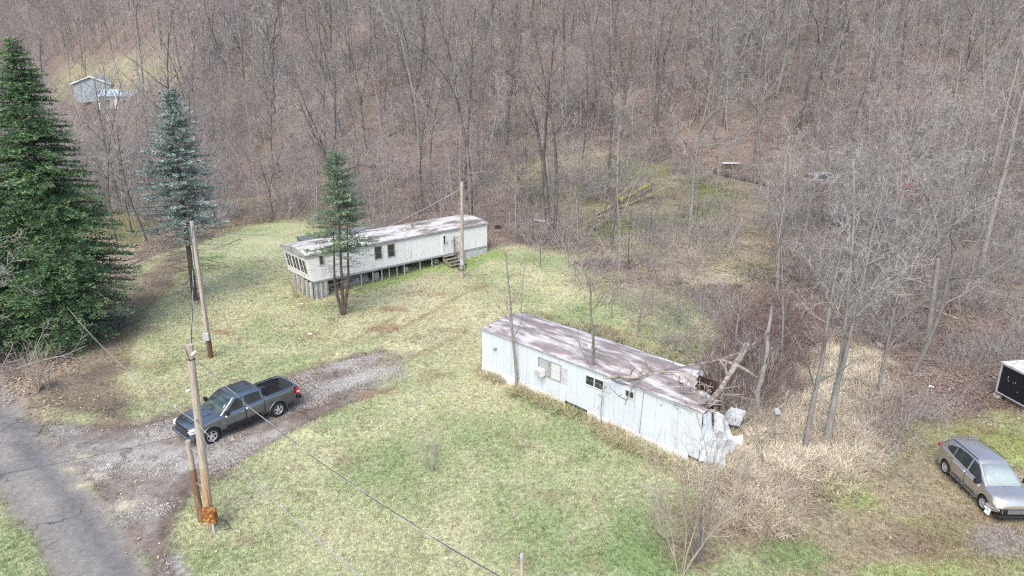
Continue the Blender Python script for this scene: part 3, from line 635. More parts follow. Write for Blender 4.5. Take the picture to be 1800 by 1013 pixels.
def window(par, x0, x1, z0, z1, y=0, pane=None, frame=None, cols=1, rows=2, depth=.05, name='window'):
    """framed window on a wall facing local -y; panes are parts of the frame"""
    pane = pane or M_glass; frame = frame or M_frame; w = .045; m = MB()
    m.box((x0 - w, y - depth, z0 - w), (x0, y - .002, z1 + w)); m.box((x1, y - depth, z0 - w), (x1 + w, y - .002, z1 + w))
    m.box((x0, y - depth, z0 - w), (x1, y - .002, z0)); m.box((x0, y - depth, z1), (x1, y - .002, z1 + w))
    for c in range(1, cols): xx = x0 + (x1 - x0) * c / cols; m.box((xx - .025, y - depth + .003, z0), (xx + .025, y - .004, z1))
    f = m.build(name, frame, par)
    for c in range(cols):
        for r in range(rows):
            a = x0 + (x1 - x0) * c / cols + .03; b = x0 + (x1 - x0) * (c + 1) / cols - .03; g = (z1 - z0) / rows
            MB().box((a, y - depth * .55 + .01 * (r % 2), z0 + g * r + .012), (b, y - .006, z0 + g * (r + 1) - .012)).build('pane', pane, f)
    return f
def wall_panels(par, mat, xs, z0f, z1f, y0=0, y1=.06, rib=.2, holes=()):
    """vertical siding panels side by side, each its own part, with pressed ribs and open joints"""
    for a, b in zip(xs[:-1], xs[1:]):
        m = MB(); a2, b2 = a + .006, b - .006
        m.prism([(a2, z0f(a2)), (b2, z0f(b2)), (b2, z1f(b2)), (a2, z1f(a2))], y0, y1)
        k = int((b2 - a2) / rib)
        for i in range(1, k): xx = a2 + (b2 - a2) * i / k; m.box((xx - .009, y0 - .008, z0f(xx) + .02), (xx + .009, y0 + .01, z1f(xx) - .02))
        m.build('wall_panel', mat, par)

# ---- near home: pale blue, roof crushed at its right end
A = at(848, 655); RZ2 = math.atan2(-.698, .717); O2 = (A[0], A[1], 0.0); L2, D2 = 14.0, 3.6; ZW, ZT = .55, 2.77
t2 = thing('mobile_home', 'near pale blue mobile home with stained roof and tree-crushed right end', 'mobile home', O2, RZ2)
wall_panels(t2, M_t2wall, [i * L2 / 12 for i in range(13)], lambda x: ZW - .016 * x, lambda x: ZT - (.0 if x < 9 else .03 * (x - 9)), rib=.28)
xb = [0, 1.5, 3.0, 4.5, 6.0, 7.5, 9.0, 10.5, 12.0]     # back wall, gone beyond x = 12
wall_panels(t2, M_t2wall, xb, lambda x: ZW, lambda x: ZT, D2 - .06, D2)
for k in range(3): MB().box((0, .07 + k * 1.12, ZW), (.06, .07 + k * 1.12 + 1.10, ZT)).build('wall_panel', M_t2wall, t2)
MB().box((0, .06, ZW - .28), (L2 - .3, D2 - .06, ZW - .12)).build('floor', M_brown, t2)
MB().box((.2, .5, ZW - .5), (L2 - .5, .62, ZW - .29)).build('chassis_beam', M_steel, t2)
for x0, x1 in ((0, 1.6), (1.6, 3.2), (3.2, 4.75), (4.75, 6.25), (7.75, 9.2), (9.2, 10.7), (10.7, 12.2), (12.2, 13.5)):
    MB().prism([(x0 + .005, -1.3), (x1 - .005, -1.3), (x1 - .005, ZW - .016 * x1 - .004), (x0 + .005, ZW - .016 * x0 - .004)], -.03, .03).build('skirting_panel', M_skirt, t2)
for k in range(3): MB().box((-.03, .05 + k * 1.15, -.5), (.02, 1.18 + k * 1.15, ZW - .004)).build('skirting_panel', M_skirt, t2)
MB().box((9.35, -.045, .02), (9.6, -.03, .12)).build('skirting_vent', M_fascia, t2)
# roof sheet as a sagging crown, open at the far right back corner
def roof_mesh(Lx, Dy, zt, sagf, hole, nx=96, ny=22, over=.08):
    m = MB(); idx = {}
    for i in range(nx + 1):
        for j in range(ny + 1):
            x = -over + (Lx + 2 * over) * i / nx; y = -over + (Dy + 2 * over) * j / ny
            z = zt + .02 + .16 * (1 - (2 * y / Dy - 1) ** 2) + sagf(x, y); idx[i, j] = len(m.v); m.v.append((x, y, z))
    for i in range(nx):
        for j in range(ny):
            x = -over + (Lx + 2 * over) * (i + .5) / nx; y = -over + (Dy + 2 * over) * (j + .5) / ny
            if not hole(x, y): m.f.append((idx[i, j], idx[i + 1, j], idx[i + 1, j + 1], idx[i, j + 1]))
    return m
def sag2(x, y):
    a = -.16 * math.exp(-((x - 9.6 - .35 * y) / .55) ** 2) - .10 * math.exp(-((x - 8.6) / .8) ** 2 - ((y - .6) / .6) ** 2)
    a += (float(vn(x, y, .9, 3)) - .5) * .09 + (float(vn(x, y, .35, 5)) - .5) * .03 * (x > 8)
    if x > 10.2: a -= (x - 10.2) * .13 * math.exp(-((y - 1.6) / 1.1) ** 2)
    if x > 10.6 and y > 1.9: a += (y - 1.9) * .16 * (x - 10.6)
    return a
r2 = roof_mesh(L2, D2, ZT, sag2, lambda x, y: (x > 11.9 + .45 * (3.4 - y) and y > 1.55 + float(vn(x, y, .3, 2)) * .35) or (x > 13.55 and y > .5)).build('roof', M_roof2, t2, smooth=True)
so = r2.modifiers.new('thickness', 'SOLIDIFY'); so.thickness = .03; so.offset = -1
m = MB(); m.tube([(x_ / 10, -.10, ZT + .0 - (.0 if x_ < 90 else .003 * (x_ - 90))) for x_ in range(0, 137, 8)], .028, 5); m.build('roof_trim', M_fascia, t2)
MB().tube([(6.4, 1.75, ZT + .12), (6.4, 1.75, ZT + .34)], [.09, .09], 10).build('roof_vent', M_white, t2)
MB().tube([(.35, .28, ZT + .03), (.35, .28, ZT + .16)], [.05, .05], 8).build('roof_vent', M_steel, t2)
# windows measured on the wall
def W2(px, py): return wall_px(O2, RZ2, px, py)
x0, z1 = W2(948, 630); x1, z0 = W2(966, 657)
z1 = W2(948, 628)[1]; z0 = W2(948, 652)[1]
window(t2, x0, W2(965, 640)[0], z0 - .12, z1 - .02, pane=M_screen, rows=1, frame=M_fascia)
window(t2, W2(969, 640)[0], W2(986, 640)[0], z0 - .12, z1 - .02, pane=M_blind, rows=4, frame=M_fascia)
def shutter(par, xa, xb_, za, zb_):
    m = MB(); m.box((xa, -.03, za), (xb_, -.002, zb_)); k = 5
    for i in range(1, k): xx = xa + (xb_ - xa) * i / k; m.box((xx - .006, -.037, za + .02), (xx + .006, -.028, zb_ - .02))
    m.build('shutter', M_sheet, par)
shutter(t2, W2(988, 645)[0] + .02, W2(996, 648)[0] + .05, z0 - .15, z1 - .0)
MB().box((x0 - .2, -.18, z0 - .1), (x0 - .06, -.17, z0 + .02)) 
ac = MB().box((x0 + .02, -.42, z0 - .10), (x0 + .52, -.052, z0 + .27)); ac = ac.build('air_conditioner', M_white, t2); bevel(ac, .015)
gm = MB()
for i in range(7): gm.box((x0 + .05, -.432, z0 - .07 + i * .046), (x0 + .49, -.421, z0 - .045 + i * .046))
gm.build('grille', M_fascia, ac)
za = W2(1030, 657)[1] - .05; xa = W2(1030, 668)[0]; xc = W2(1061, 680)[0]
window(t2, xa, xc, za - .48, za, cols=2, rows=2); shutter(t2, xc + .06, xc + .42, za - .55, za + .03)
xa = W2(1100, 690)[0]; xc = W2(1114, 696)[0]; za = W2(1100, 684)[1] - .02; window(t2, xa, xc, za - .32, za, cols=2, rows=1)
q = W2(871, 613); lm_ = MB().box((q[0] - .1, -.16, q[1] - .02), (q[0] + .12, -.0, q[1] + .09)); lm_.tube([(q[0], -.1, q[1]), (q[0] + .06, -.22, q[1] + .12)], [.05, .07], 8); lm_.build('wall_lamp', M_fascia, t2)
# door near the right end, outlined by its seam, with a conduit
xa = W2(1127, 740)[0]; m = MB(); m.box((xa, -.018, ZW - .2), (xa + 1.3, -.003, 1.2)); m.box((xa + 1.34, -.012, ZW - .22), (xa + 1.37, -.001, 1.22)); m.build('access_panel', M_t2wall, t2)
MB().tube([(xa - .03, -.03, ZW - .15), (xa, -.03, 1.4), (xa + .06, -.03, ZT - .05), (xa + .7, .3, ZT + .22), (xa + 1.9, 1.2, ZT + .3)], .014, 5).build('cable', M_fascia, t2)
# broken interior
for k in range(9): MB().box((10.3 + k * .36, D2 - .16, ZW), (10.36 + k * .36, D2 - .07, ZT - (.1 if k < 5 else .5 + .1 * k))).build('stud', M_wood, t2)
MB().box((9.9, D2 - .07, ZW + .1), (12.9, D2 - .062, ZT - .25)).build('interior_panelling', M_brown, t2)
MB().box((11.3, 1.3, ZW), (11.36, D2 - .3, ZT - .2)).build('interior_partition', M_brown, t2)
m = MB(); dome = []
for i in range(9):
    for j in range(9): dome.append((12.1 + 1.25 * i / 8, 1.5 + 1.3 * j / 8, 1.95 + .5 * math.sin(math.pi * i / 8) * math.sin(math.pi * j / 8) + (float(vn(i, j, 2, 4)) - .5) * .1))
m.add(dome, [(i * 9 + j, (i + 1) * 9 + j, (i + 1) * 9 + j + 1, i * 9 + j + 1) for i in range(8) for j in range(8)]); m.build('collapsed_ceiling', M_sheet, t2, smooth=True)
def crumple(name, p00, p10, p11, p01, mat, par, amp=.1, n=5, seed=1, label=None):
    """torn sheet between four corners, dented"""
    m = MB(); P = [Vector(p) for p in (p00, p10, p11, p01)]; nn = (P[1] - P[0]).cross(P[3] - P[0]).normalized()
    for i in range(n + 1):
        for j in range(n + 1):
            s, t = i / n, j / n; q = P[0] * (1 - s) * (1 - t) + P[1] * s * (1 - t) + P[2] * s * t + P[3] * (1 - s) * t
            q = q + nn * ((float(vn(s * 5 + seed * 7, t * 5, 1.4, 2)) - .5) * 2 * amp + (float(vn(s * 5 + seed, t * 9, .7, 6)) - .5) * amp * .7); m.v.append(tuple(q))
    m.f = [(i * (n + 1) + j, (i + 1) * (n + 1) + j, (i + 1) * (n + 1) + j + 1, i * (n + 1) + j + 1) for i in range(n) for j in range(n)]
    o = m.build(name, mat, par, smooth=False); s_ = o.modifiers.new('thickness', 'SOLIDIFY'); s_.thickness = .02; return o
crumple('end_wall_sheet', (L2, 0, ZW - .3), (L2 + .25, .9, ZW - .3), (L2 + .1, .85, ZT - .35), (L2, 0, ZT - .15), M_t2wall, t2, .2, seed=2)
crumple('end_wall_sheet', (L2 + .25, 1.0, .1), (L2 + .75, 2.1, .0), (L2 + .3, 1.7, ZT - .9), (L2 + .1, .95, ZT - .3), M_sheet, t2, .28, seed=3)
crumple('end_wall_sheet', (L2 + .1, .1, -.6), (L2 + 1.0, .7, -.8), (L2 + .8, .9, .75), (L2 + .2, .3, .9), M_sheet, t2, .2, seed=4)
m = MB(); rr = random.Random(3)
for k in range(46):
    a = Vector((rr.uniform(12.0, 14.1), rr.uniform(.2, 3.2), rr.uniform(1.9, 2.75))); b = a + Vector((rr.uniform(-.8, .8), rr.uniform(-.8, .8), rr.uniform(-.35, .2))); m.tube([a, b], [.03, .022], 4)
m.build('broken_lath', M_wood, t2)
# sheets and rubble that lie in front of the crushed end
for k, (pp, mat, lab) in enumerate((
    (((1262, 742, .5), (1300, 750, .9), (1312, 722, 1.1), (1285, 715, 1.2)), M_sheet, 'crumpled grey metal sheet propped on the rubble by the crushed trailer end'),
    (((1278, 805, .15), (1308, 800, .1), (1304, 765, .7), (1276, 768, .8)), M_white, 'white panel leaning upright in the rubble at the crushed trailer end'),
    (((1255, 820, .1), (1280, 826, .1), (1275, 808, .35), (1250, 806, .3)), M_white, 'white scrap lying lowest in front of the crushed trailer end'),
    (((1232, 770, .5), (1262, 800, .15), (1272, 755, 1.3), (1245, 745, 1.5)), M_t2wall, 'bent pale blue wall sheet hanging off the crushed trailer corner'))):
    q = [Vector(at(a, b, c)) for a, b, c in pp]
    q = [Vector((v.x, v.y, g0(v.x, v.y) + pp[i][2])) for i, v in enumerate(q)]
    o = crumple('torn_sheet', *q, mat, None, .10, seed=10 + k); tag(o, lab, 'debris')

for k, (px, py, w_, h_, mt, lab) in enumerate(((1290, 812, .9, .5, M_sheet, 'flat grey sheet lying in the straw in front of the torn panels'), (1318, 790, .7, .4, M_brown, 'dark broken board lying right of the white leaning panel'), (1262, 838, .7, .35, M_skirt, 'pale strip of skirting lying in the grass at the crushed corner'), (1335, 770, .6, .5, M_wood, 'weathered board in the brush right of the torn panels'))):
    x, y, _ = at(px, py); g_ = gz(x, y); a = k * 1.3
    o = crumple('torn_sheet', (x - w_, y, g_ + .08), (x + w_ * .6, y - .3, g_ + .12), (x + w_ * .5, y + h_, g_ + .3), (x - w_ * .8, y + h_ * 1.2, g_ + .2), mt, None, .10, 4, 60 + k); tag(o, lab, 'debris')
# ---- far home: weathered white, end wall sloping inward, on posts
P0 = atz(537.5, 449, 3.98); P1 = atz(856, 391, 3.98); RZ1 = math.atan2(P1[1] - P0[1], P1[0] - P0[0]); L1 = math.hypot(P1[0] - P0[0], P1[1] - P0[1]); D1 = 4.2
O1 = (P0[0], P0[1], 0.0); B1, T1_ = 1.90, 3.88
print('home1', O1, math.degrees(RZ1), L1, 'ground', gz(P0[0], P0[1]), gz(P1[0], P1[1]))
t1 = thing('mobile_home', 'far weathered white mobile home raised on posts, with slanted end bay window', 'mobile home', O1, RZ1)
zb = lambda x: B1 - .0 * x
inset = lambda z: .30 * (T1_ - z) / (T1_ - B1)          # the end wall slopes in towards its foot
xs1 = [.0, 1.15] + [1.15 + (L1 - 1.15) * i / 12 for i in range(1, 13)]
m = MB(); m.prism([(.31, B1), (1.144, B1), (1.144, T1_), (.01, T1_)], 0, .06); m.build('wall_panel', M_t1wall, t1)
wall_panels(t1, M_t1wall, xs1[1:], zb, lambda x: T1_, rib=.2)
wall_panels(t1, M_t1wall, xs1[1:], zb, lambda x: T1_, D1 - .06, D1, rib=.6)
MB().box((L1 - .06, .065, B1), (L1, D1 - .065, T1_)).build('wall_panel', M_t1wall, t1)
def endp(y, z, off=0): return (inset(z) - off, y, z)
for k in range(3):                                       # slanted end wall in three panels, window in the middle
    ya, yb = .01 + k * D1 / 3, (k + 1) * D1 / 3 - .01
    if k != 1:
        m = MB(); m.add([endp(ya, B1), endp(yb, B1), endp(yb, T1_), endp(ya, T1_)] + [endp(ya, B1, -.05), endp(yb, B1, -.05), endp(yb, T1_, -.05), endp(ya, T1_, -.05)], [(0, 1, 2, 3), (7, 6, 5, 4), (0, 4, 5, 1), (1, 5, 6, 2), (2, 6, 7, 3), (3, 7, 4, 0)]); m.build('wall_panel', M_t1wall, t1)
    else:
        for za, zc_ in ((B1, B1 + .5), (T1_ - .45, T1_)):
            m = MB(); m.add([endp(ya, za), endp(yb, za), endp(yb, zc_), endp(ya, zc_)] + [endp(ya, za, -.05), endp(yb, za, -.05), endp(yb, zc_, -.05), endp(ya, zc_, -.05)], [(0, 1, 2, 3), (7, 6, 5, 4), (0, 4, 5, 1), (1, 5, 6, 2), (2, 6, 7, 3), (3, 7, 4, 0)]); m.build('wall_panel', M_t1wall, t1)
def end_window(ya, yb, za, zc_):
    m = MB(); w = .05
    def bar(y0, z0, y1, z1):
        m.tube([endp(y0, z0, .03), endp(y1, z1, .03)], w * .6, 4)
    bar(ya, za, yb, za); bar(ya, zc_, yb, zc_); bar(ya, za, ya, zc_); bar(yb, za, yb, zc_); ym = (ya + yb) / 2; bar(ym, za, ym, zc_)
    f = m.build('window', M_frame, t1)
    for y0, y1 in ((ya + .04, ym - .04), (ym + .04, yb - .04)):
        for z0, z1 in ((za + .03, (za + zc_) / 2 - .02), ((za + zc_) / 2 + .02, zc_ - .03)):
            MB().add([endp(y0, z0, .012), endp(y1, z0, .012), endp(y1, z1, .012), endp(y0, z1, .012)], [(0, 1, 2, 3)]).build('pane', M_glass, f)
end_window(.35, 1.5, B1 + .45, T1_ - .42); end_window(1.6, 2.75, B1 + .45, T1_ - .42); end_window(2.85, 3.9, B1 + .45, T1_ - .42)
MB().tube([endp(.3, T1_ - .5, .05), endp(1.2, B1 + .55, .07)], .02, 4).build('loose_trim', M_frame, t1)
r1 = roof_mesh(L1, D1, T1_ + .06, lambda x, y: (float(vn(x, y, 1.2, 3)) - .5) * .04 + .12 * (1 - (2 * y / D1 - 1) ** 2), lambda x, y: False, 60, 14, .12).build('roof', M_roof1, t1, smooth=True)
so = r1.modifiers.new('thickness', 'SOLIDIFY'); so.thickness = .03; so.offset = -1
for a, b in (((-.1, -.09, T1_ - .12), (L1 + .1, -.02, T1_ + .09)), ((-.1, D1 + .02, T1_ - .12), (L1 + .1, D1 + .09, T1_ + .09))): MB().box(a, b).build('fascia', M_fascia, t1)
m = MB(); pr = [(y_, T1_ + .08 + .27 * (1 - (2 * y_ / D1 - 1) ** 2)) for y_ in [D1 * i / 8 for i in range(9)]]
m.prism([(0, T1_ - .12)] + pr + [(D1, T1_ - .12)], -.12, -.02, 'x'); m.build('end_fascia', M_fascia, t1)
MB().box((.35, -.03, B1 - .14), (L1, .0, B1 - .005)).build('lower_trim', M_fascia, t1)
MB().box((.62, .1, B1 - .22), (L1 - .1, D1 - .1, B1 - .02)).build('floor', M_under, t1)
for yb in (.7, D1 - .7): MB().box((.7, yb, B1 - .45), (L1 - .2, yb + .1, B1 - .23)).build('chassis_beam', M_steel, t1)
MB().tube([(10.2, 1.7, T1_ + .3), (10.2, 1.7, T1_ + .62)], [.08, .08], 10).build('roof_vent', M_steel, t1)
MB().tube([(9.2, 1.3, T1_ + .3), (9.2, 1.3, T1_ + .42)], [.1, .12], 10).build('roof_vent', M_white, t1)
MB().tube([(11.3, 2.0, T1_ + .3), (11.3, 2.0, T1_ + .5)], [.1, .1], 10).build('roof_vent', M_steel, t1)
for px in (655, 671, 684, 698, 711, 739, 760, 634):
    X_ = wall_px(O1, RZ1, px, 470)[0]; c_, s_ = math.cos(RZ1), math.sin(RZ1); gx, gy = O1[0] + X_ * c_, O1[1] + X_ * s_
    MB().box((X_ - .025, .02, gz(gx, gy) - .1), (X_ + .025, .07, B1 - .14)).build('post', M_sheet, t1)
for px in (668, 721, 775, 612):
    X_ = wall_px(O1, RZ1, px, 470)[0]; gx, gy = O1[0] + X_ * c_ - .9 * s_, O1[1] + X_ * s_ + .9 * c_; g_ = gz(gx, gy)
    for lv in range(3):
        if g_ + .2 * (lv + 1) < B1 - .4: MB().box((X_ - .2, .6 + .01 * lv, g_ + .2 * lv - .02), (X_ + .2, .95 + .01 * lv, g_ + .2 * lv + .175)).build('support_block', M_block, t1)
# skirting: grey boards at the left end, grey sheets at the right end
for k in range(9):
    X_ = .37 + k * .13; gx, gy = O1[0] + X_ * c_, O1[1] + X_ * s_; MB().box((X_, -.01, gz(gx, gy) - .3), (X_ + .115, .02, B1 - .15 - .03 * (k % 3))).build('skirting_board', (M_fascia, M_wood, M_sheet)[k * 5 % 3], t1)
for k in range(14):
    yv = .1 + k * .25; gx, gy = O1[0] + .35 * c_ - yv * s_, O1[1] + .6 * s_ + yv * c_; MB().box((.31, yv, gz(gx, gy) - .3), (.34, yv + .22, B1 - .10 - .05 * (k * 7 % 3))).build('skirting_board', (M_fascia, M_wood, M_sheet)[k * 5 % 3], t1)
xr = wall_px(O1, RZ1, 803, 450)[0]
for k in range(3):
    xa = xr + (L1 - xr) * k / 3; xb_ = xr + (L1 - xr) * (k + 1) / 3 - .01; MB().prism([(xa, 1.0), (xb_, 1.0), (xb_, B1 - .145), (xa, B1 - .145)], .0, .03).build('skirting_panel', M_sheet, t1)
def W1(px, py): return wall_px(O1, RZ1, px, py)
for a, b, c, d in ((658, 671, 434, 455.5), (681, 694, 430, 451.5)):
    x0, z1 = W1(a, c + .5); x1, z0 = W1(b, d - 2); window(t1, x0, x1, z0, z1 - .02, frame=M_rust)
x0, z1 = W1(561, 450); x1, z0 = W1(569, 464); window(t1, x0, x1, z0, z1, frame=M_rust)
x0, z1 = W1(775.5, 412); x1, z0 = W1(787.5, 446)
z1 = min(z1, T1_ - .25); dm = MB().box((x0, -.045, B1 - .02), (x1, -.002, z1)).build('door', M_t1wall, t1); bevel(dm, .01)
xm = (x0 + x1) / 2; window(dm, x0 + .16, xm + .06, z1 - .85, z1 - .12, y=-.045, frame=M_frame, rows=2)
MB().box((x1 - .12, -.1, B1 + .9), (x1 - .06, -.045, B1 + 1.0)).build('door_handle', M_steel, dm)
DOORX = (x0, x1)
# wooden steps with a collapsed railing (a thing of its own)
gx, gy = O1[0] + x1 * c_ + .9 * s_, O1[1] + x1 * s_ - .9 * c_; gs = gz(gx, gy)
st = thing('wooden_steps', 'old wooden steps with a broken railing at the door of the far white mobile home', 'steps', (O1[0] + x0 * c_, O1[1] + x0 * s_, 0), RZ1)
for k in range(4):
    zt_ = B1 - .12 - k * .2
    MB().box((.05, -.36 - k * .3, zt_ - .05), (1.25, -.08 - k * .3, zt_)).build('tread', M_wood, st)
for xx in (.08, 1.2): MB().prism([(-.06, B1 - .2), (-.06, B1 - .5), (-1.25, gs - .1), (-1.25, gs + .18)], xx - .03, xx + .03, 'x').build('stringer', M_wood, st)
MB().box((1.15, -.25, gs), (1.24, -.16, B1 + 1.45)).build('post', M_wood, st)
MB().tube([(1.2, -.2, B1 + 1.3), (1.45, -1.25, B1 + .1)], .05, 4).build('handrail', M_wood, st)
MB().tube([(1.15, -.25, B1 + 1.0), (1.35, -1.35, gs + .1)], .045, 4).build('handrail', M_wood, st)
MB().tube([(.85, -.25, B1 + 1.05), (1.55, -.35, B1 + 1.45)], .07, 4).build('broken_rail', M_wood, st)
MB().box((1.4, -1.35, gs - .1), (1.48, -1.27, B1 + .4)).build('post', M_wood, st)
# sheet that slid off below the home
q = [at(a, b) for a, b in ((605, 506), (649, 495), (644, 484), (607, 490))]; q = [(v[0], v[1], gz(v[0], v[1]) + h) for v, h in zip(q, (.08, .08, .55, .6))]
tag(crumple('fallen_sheet', *q, M_sheet, None, .04, seed=22), 'pale grey sheet of skirting leaning under the far mobile home right of the green spruce', 'debris')
# lean-to shed behind the far home, dark flat roof
sx = thing('lean_to_shed', 'low shed with a flat dark tar roof directly behind the far white mobile home', 'shed', (O1[0] - 4.3 * s_ + 2.4 * c_, O1[1] + 4.3 * c_ + 2.4 * s_, 1.1), RZ1)
MB().prism([(0, 2.42), (6.3, 2.42), (6.3, 2.52), (0, 2.52)], .05, 3.0).build('roof', M_tar, sx)
for a, b in (((.1, 2.8, -.6), (6.2, 2.9, 2.41)), ((.1, .15, -.6), (.2, 2.79, 2.41)), ((6.1, .15, -.6), (6.2, 2.79, 2.41))): MB().box(a, b).build('wall', M_wood, sx)

# ---- two far buildings in the hollow at upper left
M_bluewall = pm('pale_blue_metal', (.33, .42, .45), .6, var=.1, c2=(.30, .36, .36), s2=.6); M_farroof = pm('grey_roof', (.33, .40, .46), .6, var=.15, c2=(.2, .22, .26), s2=.5)
def far_house(px, py, w, d, h, rise, rz, name, label, wallm, roofm, win):
    x, y, z = at(px, py); t = thing(name, label, 'building', (x, y, z - .3), rz)
    for a, b in (((-w / 2, 0, 0), (w / 2, .15, h)), ((-w / 2, d - .15, 0), (w / 2, d, h)), ((-w / 2, .151, 0), (-w / 2 + .15, d - .151, h)), ((w / 2 - .15, .151, 0), (w / 2, d - .151, h))): MB().box(a, b).build('wall', wallm, t)
    return t, w, d, h, rise
t, w, d, h, rise = far_house(166, 178, 9.0, 12, 4.6, 1.7, .15, 'barn', 'far pale blue gabled metal building in the clearing at upper left', M_bluewall, M_farroof, 0)
MB().prism([(-w / 2, h), (w / 2, h), (0, h + rise)], .0, .15).build('gable', M_bluewall, t)
for s in (-1, 1):
    MB().prism([(s * (w / 2 + .4), h - .15), (0, h + rise + .02), (0, h + rise + .2), (s * (w / 2 + .4), h + .05)], -.4, d + .4).build('roof', M_farroof, t)
    MB().prism([(s * (w / 2 + .4), h - .22), (0, h + rise - .06), (0, h + rise + .22), (s * (w / 2 + .4), h + .06)], -.52, -.41).build('fascia', M_white, t)
for k in range(9): MB().box((-w / 2 + .3 + k * .98, -.03, .1), (-w / 2 + .42 + k * .98, -.002, h - .05)).build('rib', M_bluewall, t)
MB().box((-1.8, -.06, .1), (1.8, -.032, 3.0)).build('door', M_farroof, t)
t, w, d, h, rise = far_house(207, 190, 8.5, 5.5, 3.0, 1.0, -.05, 'house', 'small far grey house with a blue roof in front of the pale blue building', pm('grey_siding', (.32, .33, .36), .7, var=.15), M_farroof, 0)
MB().prism([(-.3, h + .02), (d + .3, h + .02), (d / 2, h + 1.6)], -w / 2 - .3, -w / 2 + 4.2, 'x').build('roof', pm('light_blue_roof', (.40, .53, .60), .5, var=.1), t)
MB().prism([(-.3, h + .02), (d + .3, h + .02), (d / 2, h + 1.6)], -w / 2 + 4.21, w / 2 + .3, 'x').build('roof', M_farroof, t)
for xx in (-w / 2 + .2, 0.4, w / 2 - .6): MB().box((xx, -.9, 0), (xx + .22, -.7, h)).build('porch_post', M_white, t)
window(t, -2.6, -1.6, 1.1, 2.2); window(t, 1.4, 2.4, 1.1, 2.2); MB().box((-.6, -.05, .1), (.3, -.002, 2.2)).build('door', M_white, t)
# ---------------------------------------------------------------- vehicles
M_tyre = pm('tyre_rubber', (.025, .025, .026), .85, var=.2); M_rim = pm('alloy_rim', (.62, .63, .65), .35, metal=.6, var=.04)
M_trimblk = pm('black_trim', (.018, .018, .02), .5, var=.1); M_chrome = pm('chrome', (.7, .7, .72), .15, metal=1, var=.02)
M_red = pm('red_lamp', (.55, .02, .02), .2, var=.05, coat=.5); M_lamp = pm('clear_lamp', (.75, .76, .76), .15, var=.05, coat=.6)
M_liner = pm('bed_liner', (.045, .05, .055), .8, var=.15, scale=12)
def wheel(par, x, y, r, w, side, spokes=5, rimr=.62, rimmat=None):
    """tyre with a rim and spokes; side = +1 when the outer face looks to local +y"""
    m = MB(); n = 28; prof = [(rimr * r, -.5), (.86 * r, -.5), (.97 * r, -.42), (r, -.25), (r, .25), (.97 * r, .42), (.86 * r, .5), (rimr * r, .5)]
    for i in range(n):
        a = 6.28318 * i / n
        for q, o in prof: m.v.append((x + q * math.cos(a), y + o * w, r + q * math.sin(a)))
    k = len(prof)
    for i in range(n):
        for j in range(k - 1): m.f.append((i * k + j, ((i + 1) % n) * k + j, ((i + 1) % n) * k + j + 1, i * k + j + 1))
    wh = bpy.data.objects.new('wheel', None); col.objects.link(wh); wh.parent = par; wh.empty_display_size = .2
    m.build('tyre', M_tyre, wh, smooth=True, fix=True)
    m = MB(); yo = y + side * w * .5; rr_ = rimr * r
    ring = lambda q, o: [(x + q * math.cos(6.28318 * i / n), y + side * o, r + q * math.sin(6.28318 * i / n)) for i in range(n)]
    b = len(m.v); m.v += ring(rr_ * 1.03, w * .5) + ring(rr_ * .9, w * .46) + ring(rr_ * .86, w * .1)
    for i in range(n):
        for g in (0, n): m.f.append((b + g + i, b + g + (i + 1) % n, b + g + n + (i + 1) % n, b + g + n + i))
    for s in range(spokes):
        a = 6.28318 * s / spokes + .3; ca, sa = math.cos(a), math.sin(a); hw = r * .085 * (5.6 / (spokes + .6))
        P_ = lambda q, t, o: (x + q * ca - t * sa, y + side * o, r + q * sa + t * ca)
        v = [P_(.08 * r, -hw * 1.3, w * .44), P_(.08 * r, hw * 1.3, w * .44), P_(rr_ * .93, hw, w * .40), P_(rr_ * .93, -hw, w * .40)] + [P_(.08 * r, -hw * 1.3, w * .28), P_(.08 * r, hw * 1.3, w * .28), P_(rr_ * .93, hw, w * .28), P_(rr_ * .93, -hw, w * .28)]
        m.add(v, [(0, 1, 2, 3), (7, 6, 5, 4), (0, 4, 5, 1), (1, 5, 6, 2), (2, 6, 7, 3), (3, 7, 4, 0)])
    m.tube([(x, y + side * w * .25, r), (x, y + side * w * .47, r)], [.13 * r + .02] * 2, 12)
    m.build('rim', rimmat or M_rim, wh, fix=True)
    MB().tube([(x, y + side * w * .02, r), (x, y + side * w * .09, r)], [rr_ * .88] * 2, 20).build('brake_disc', M_trimblk, wh)
    return wh
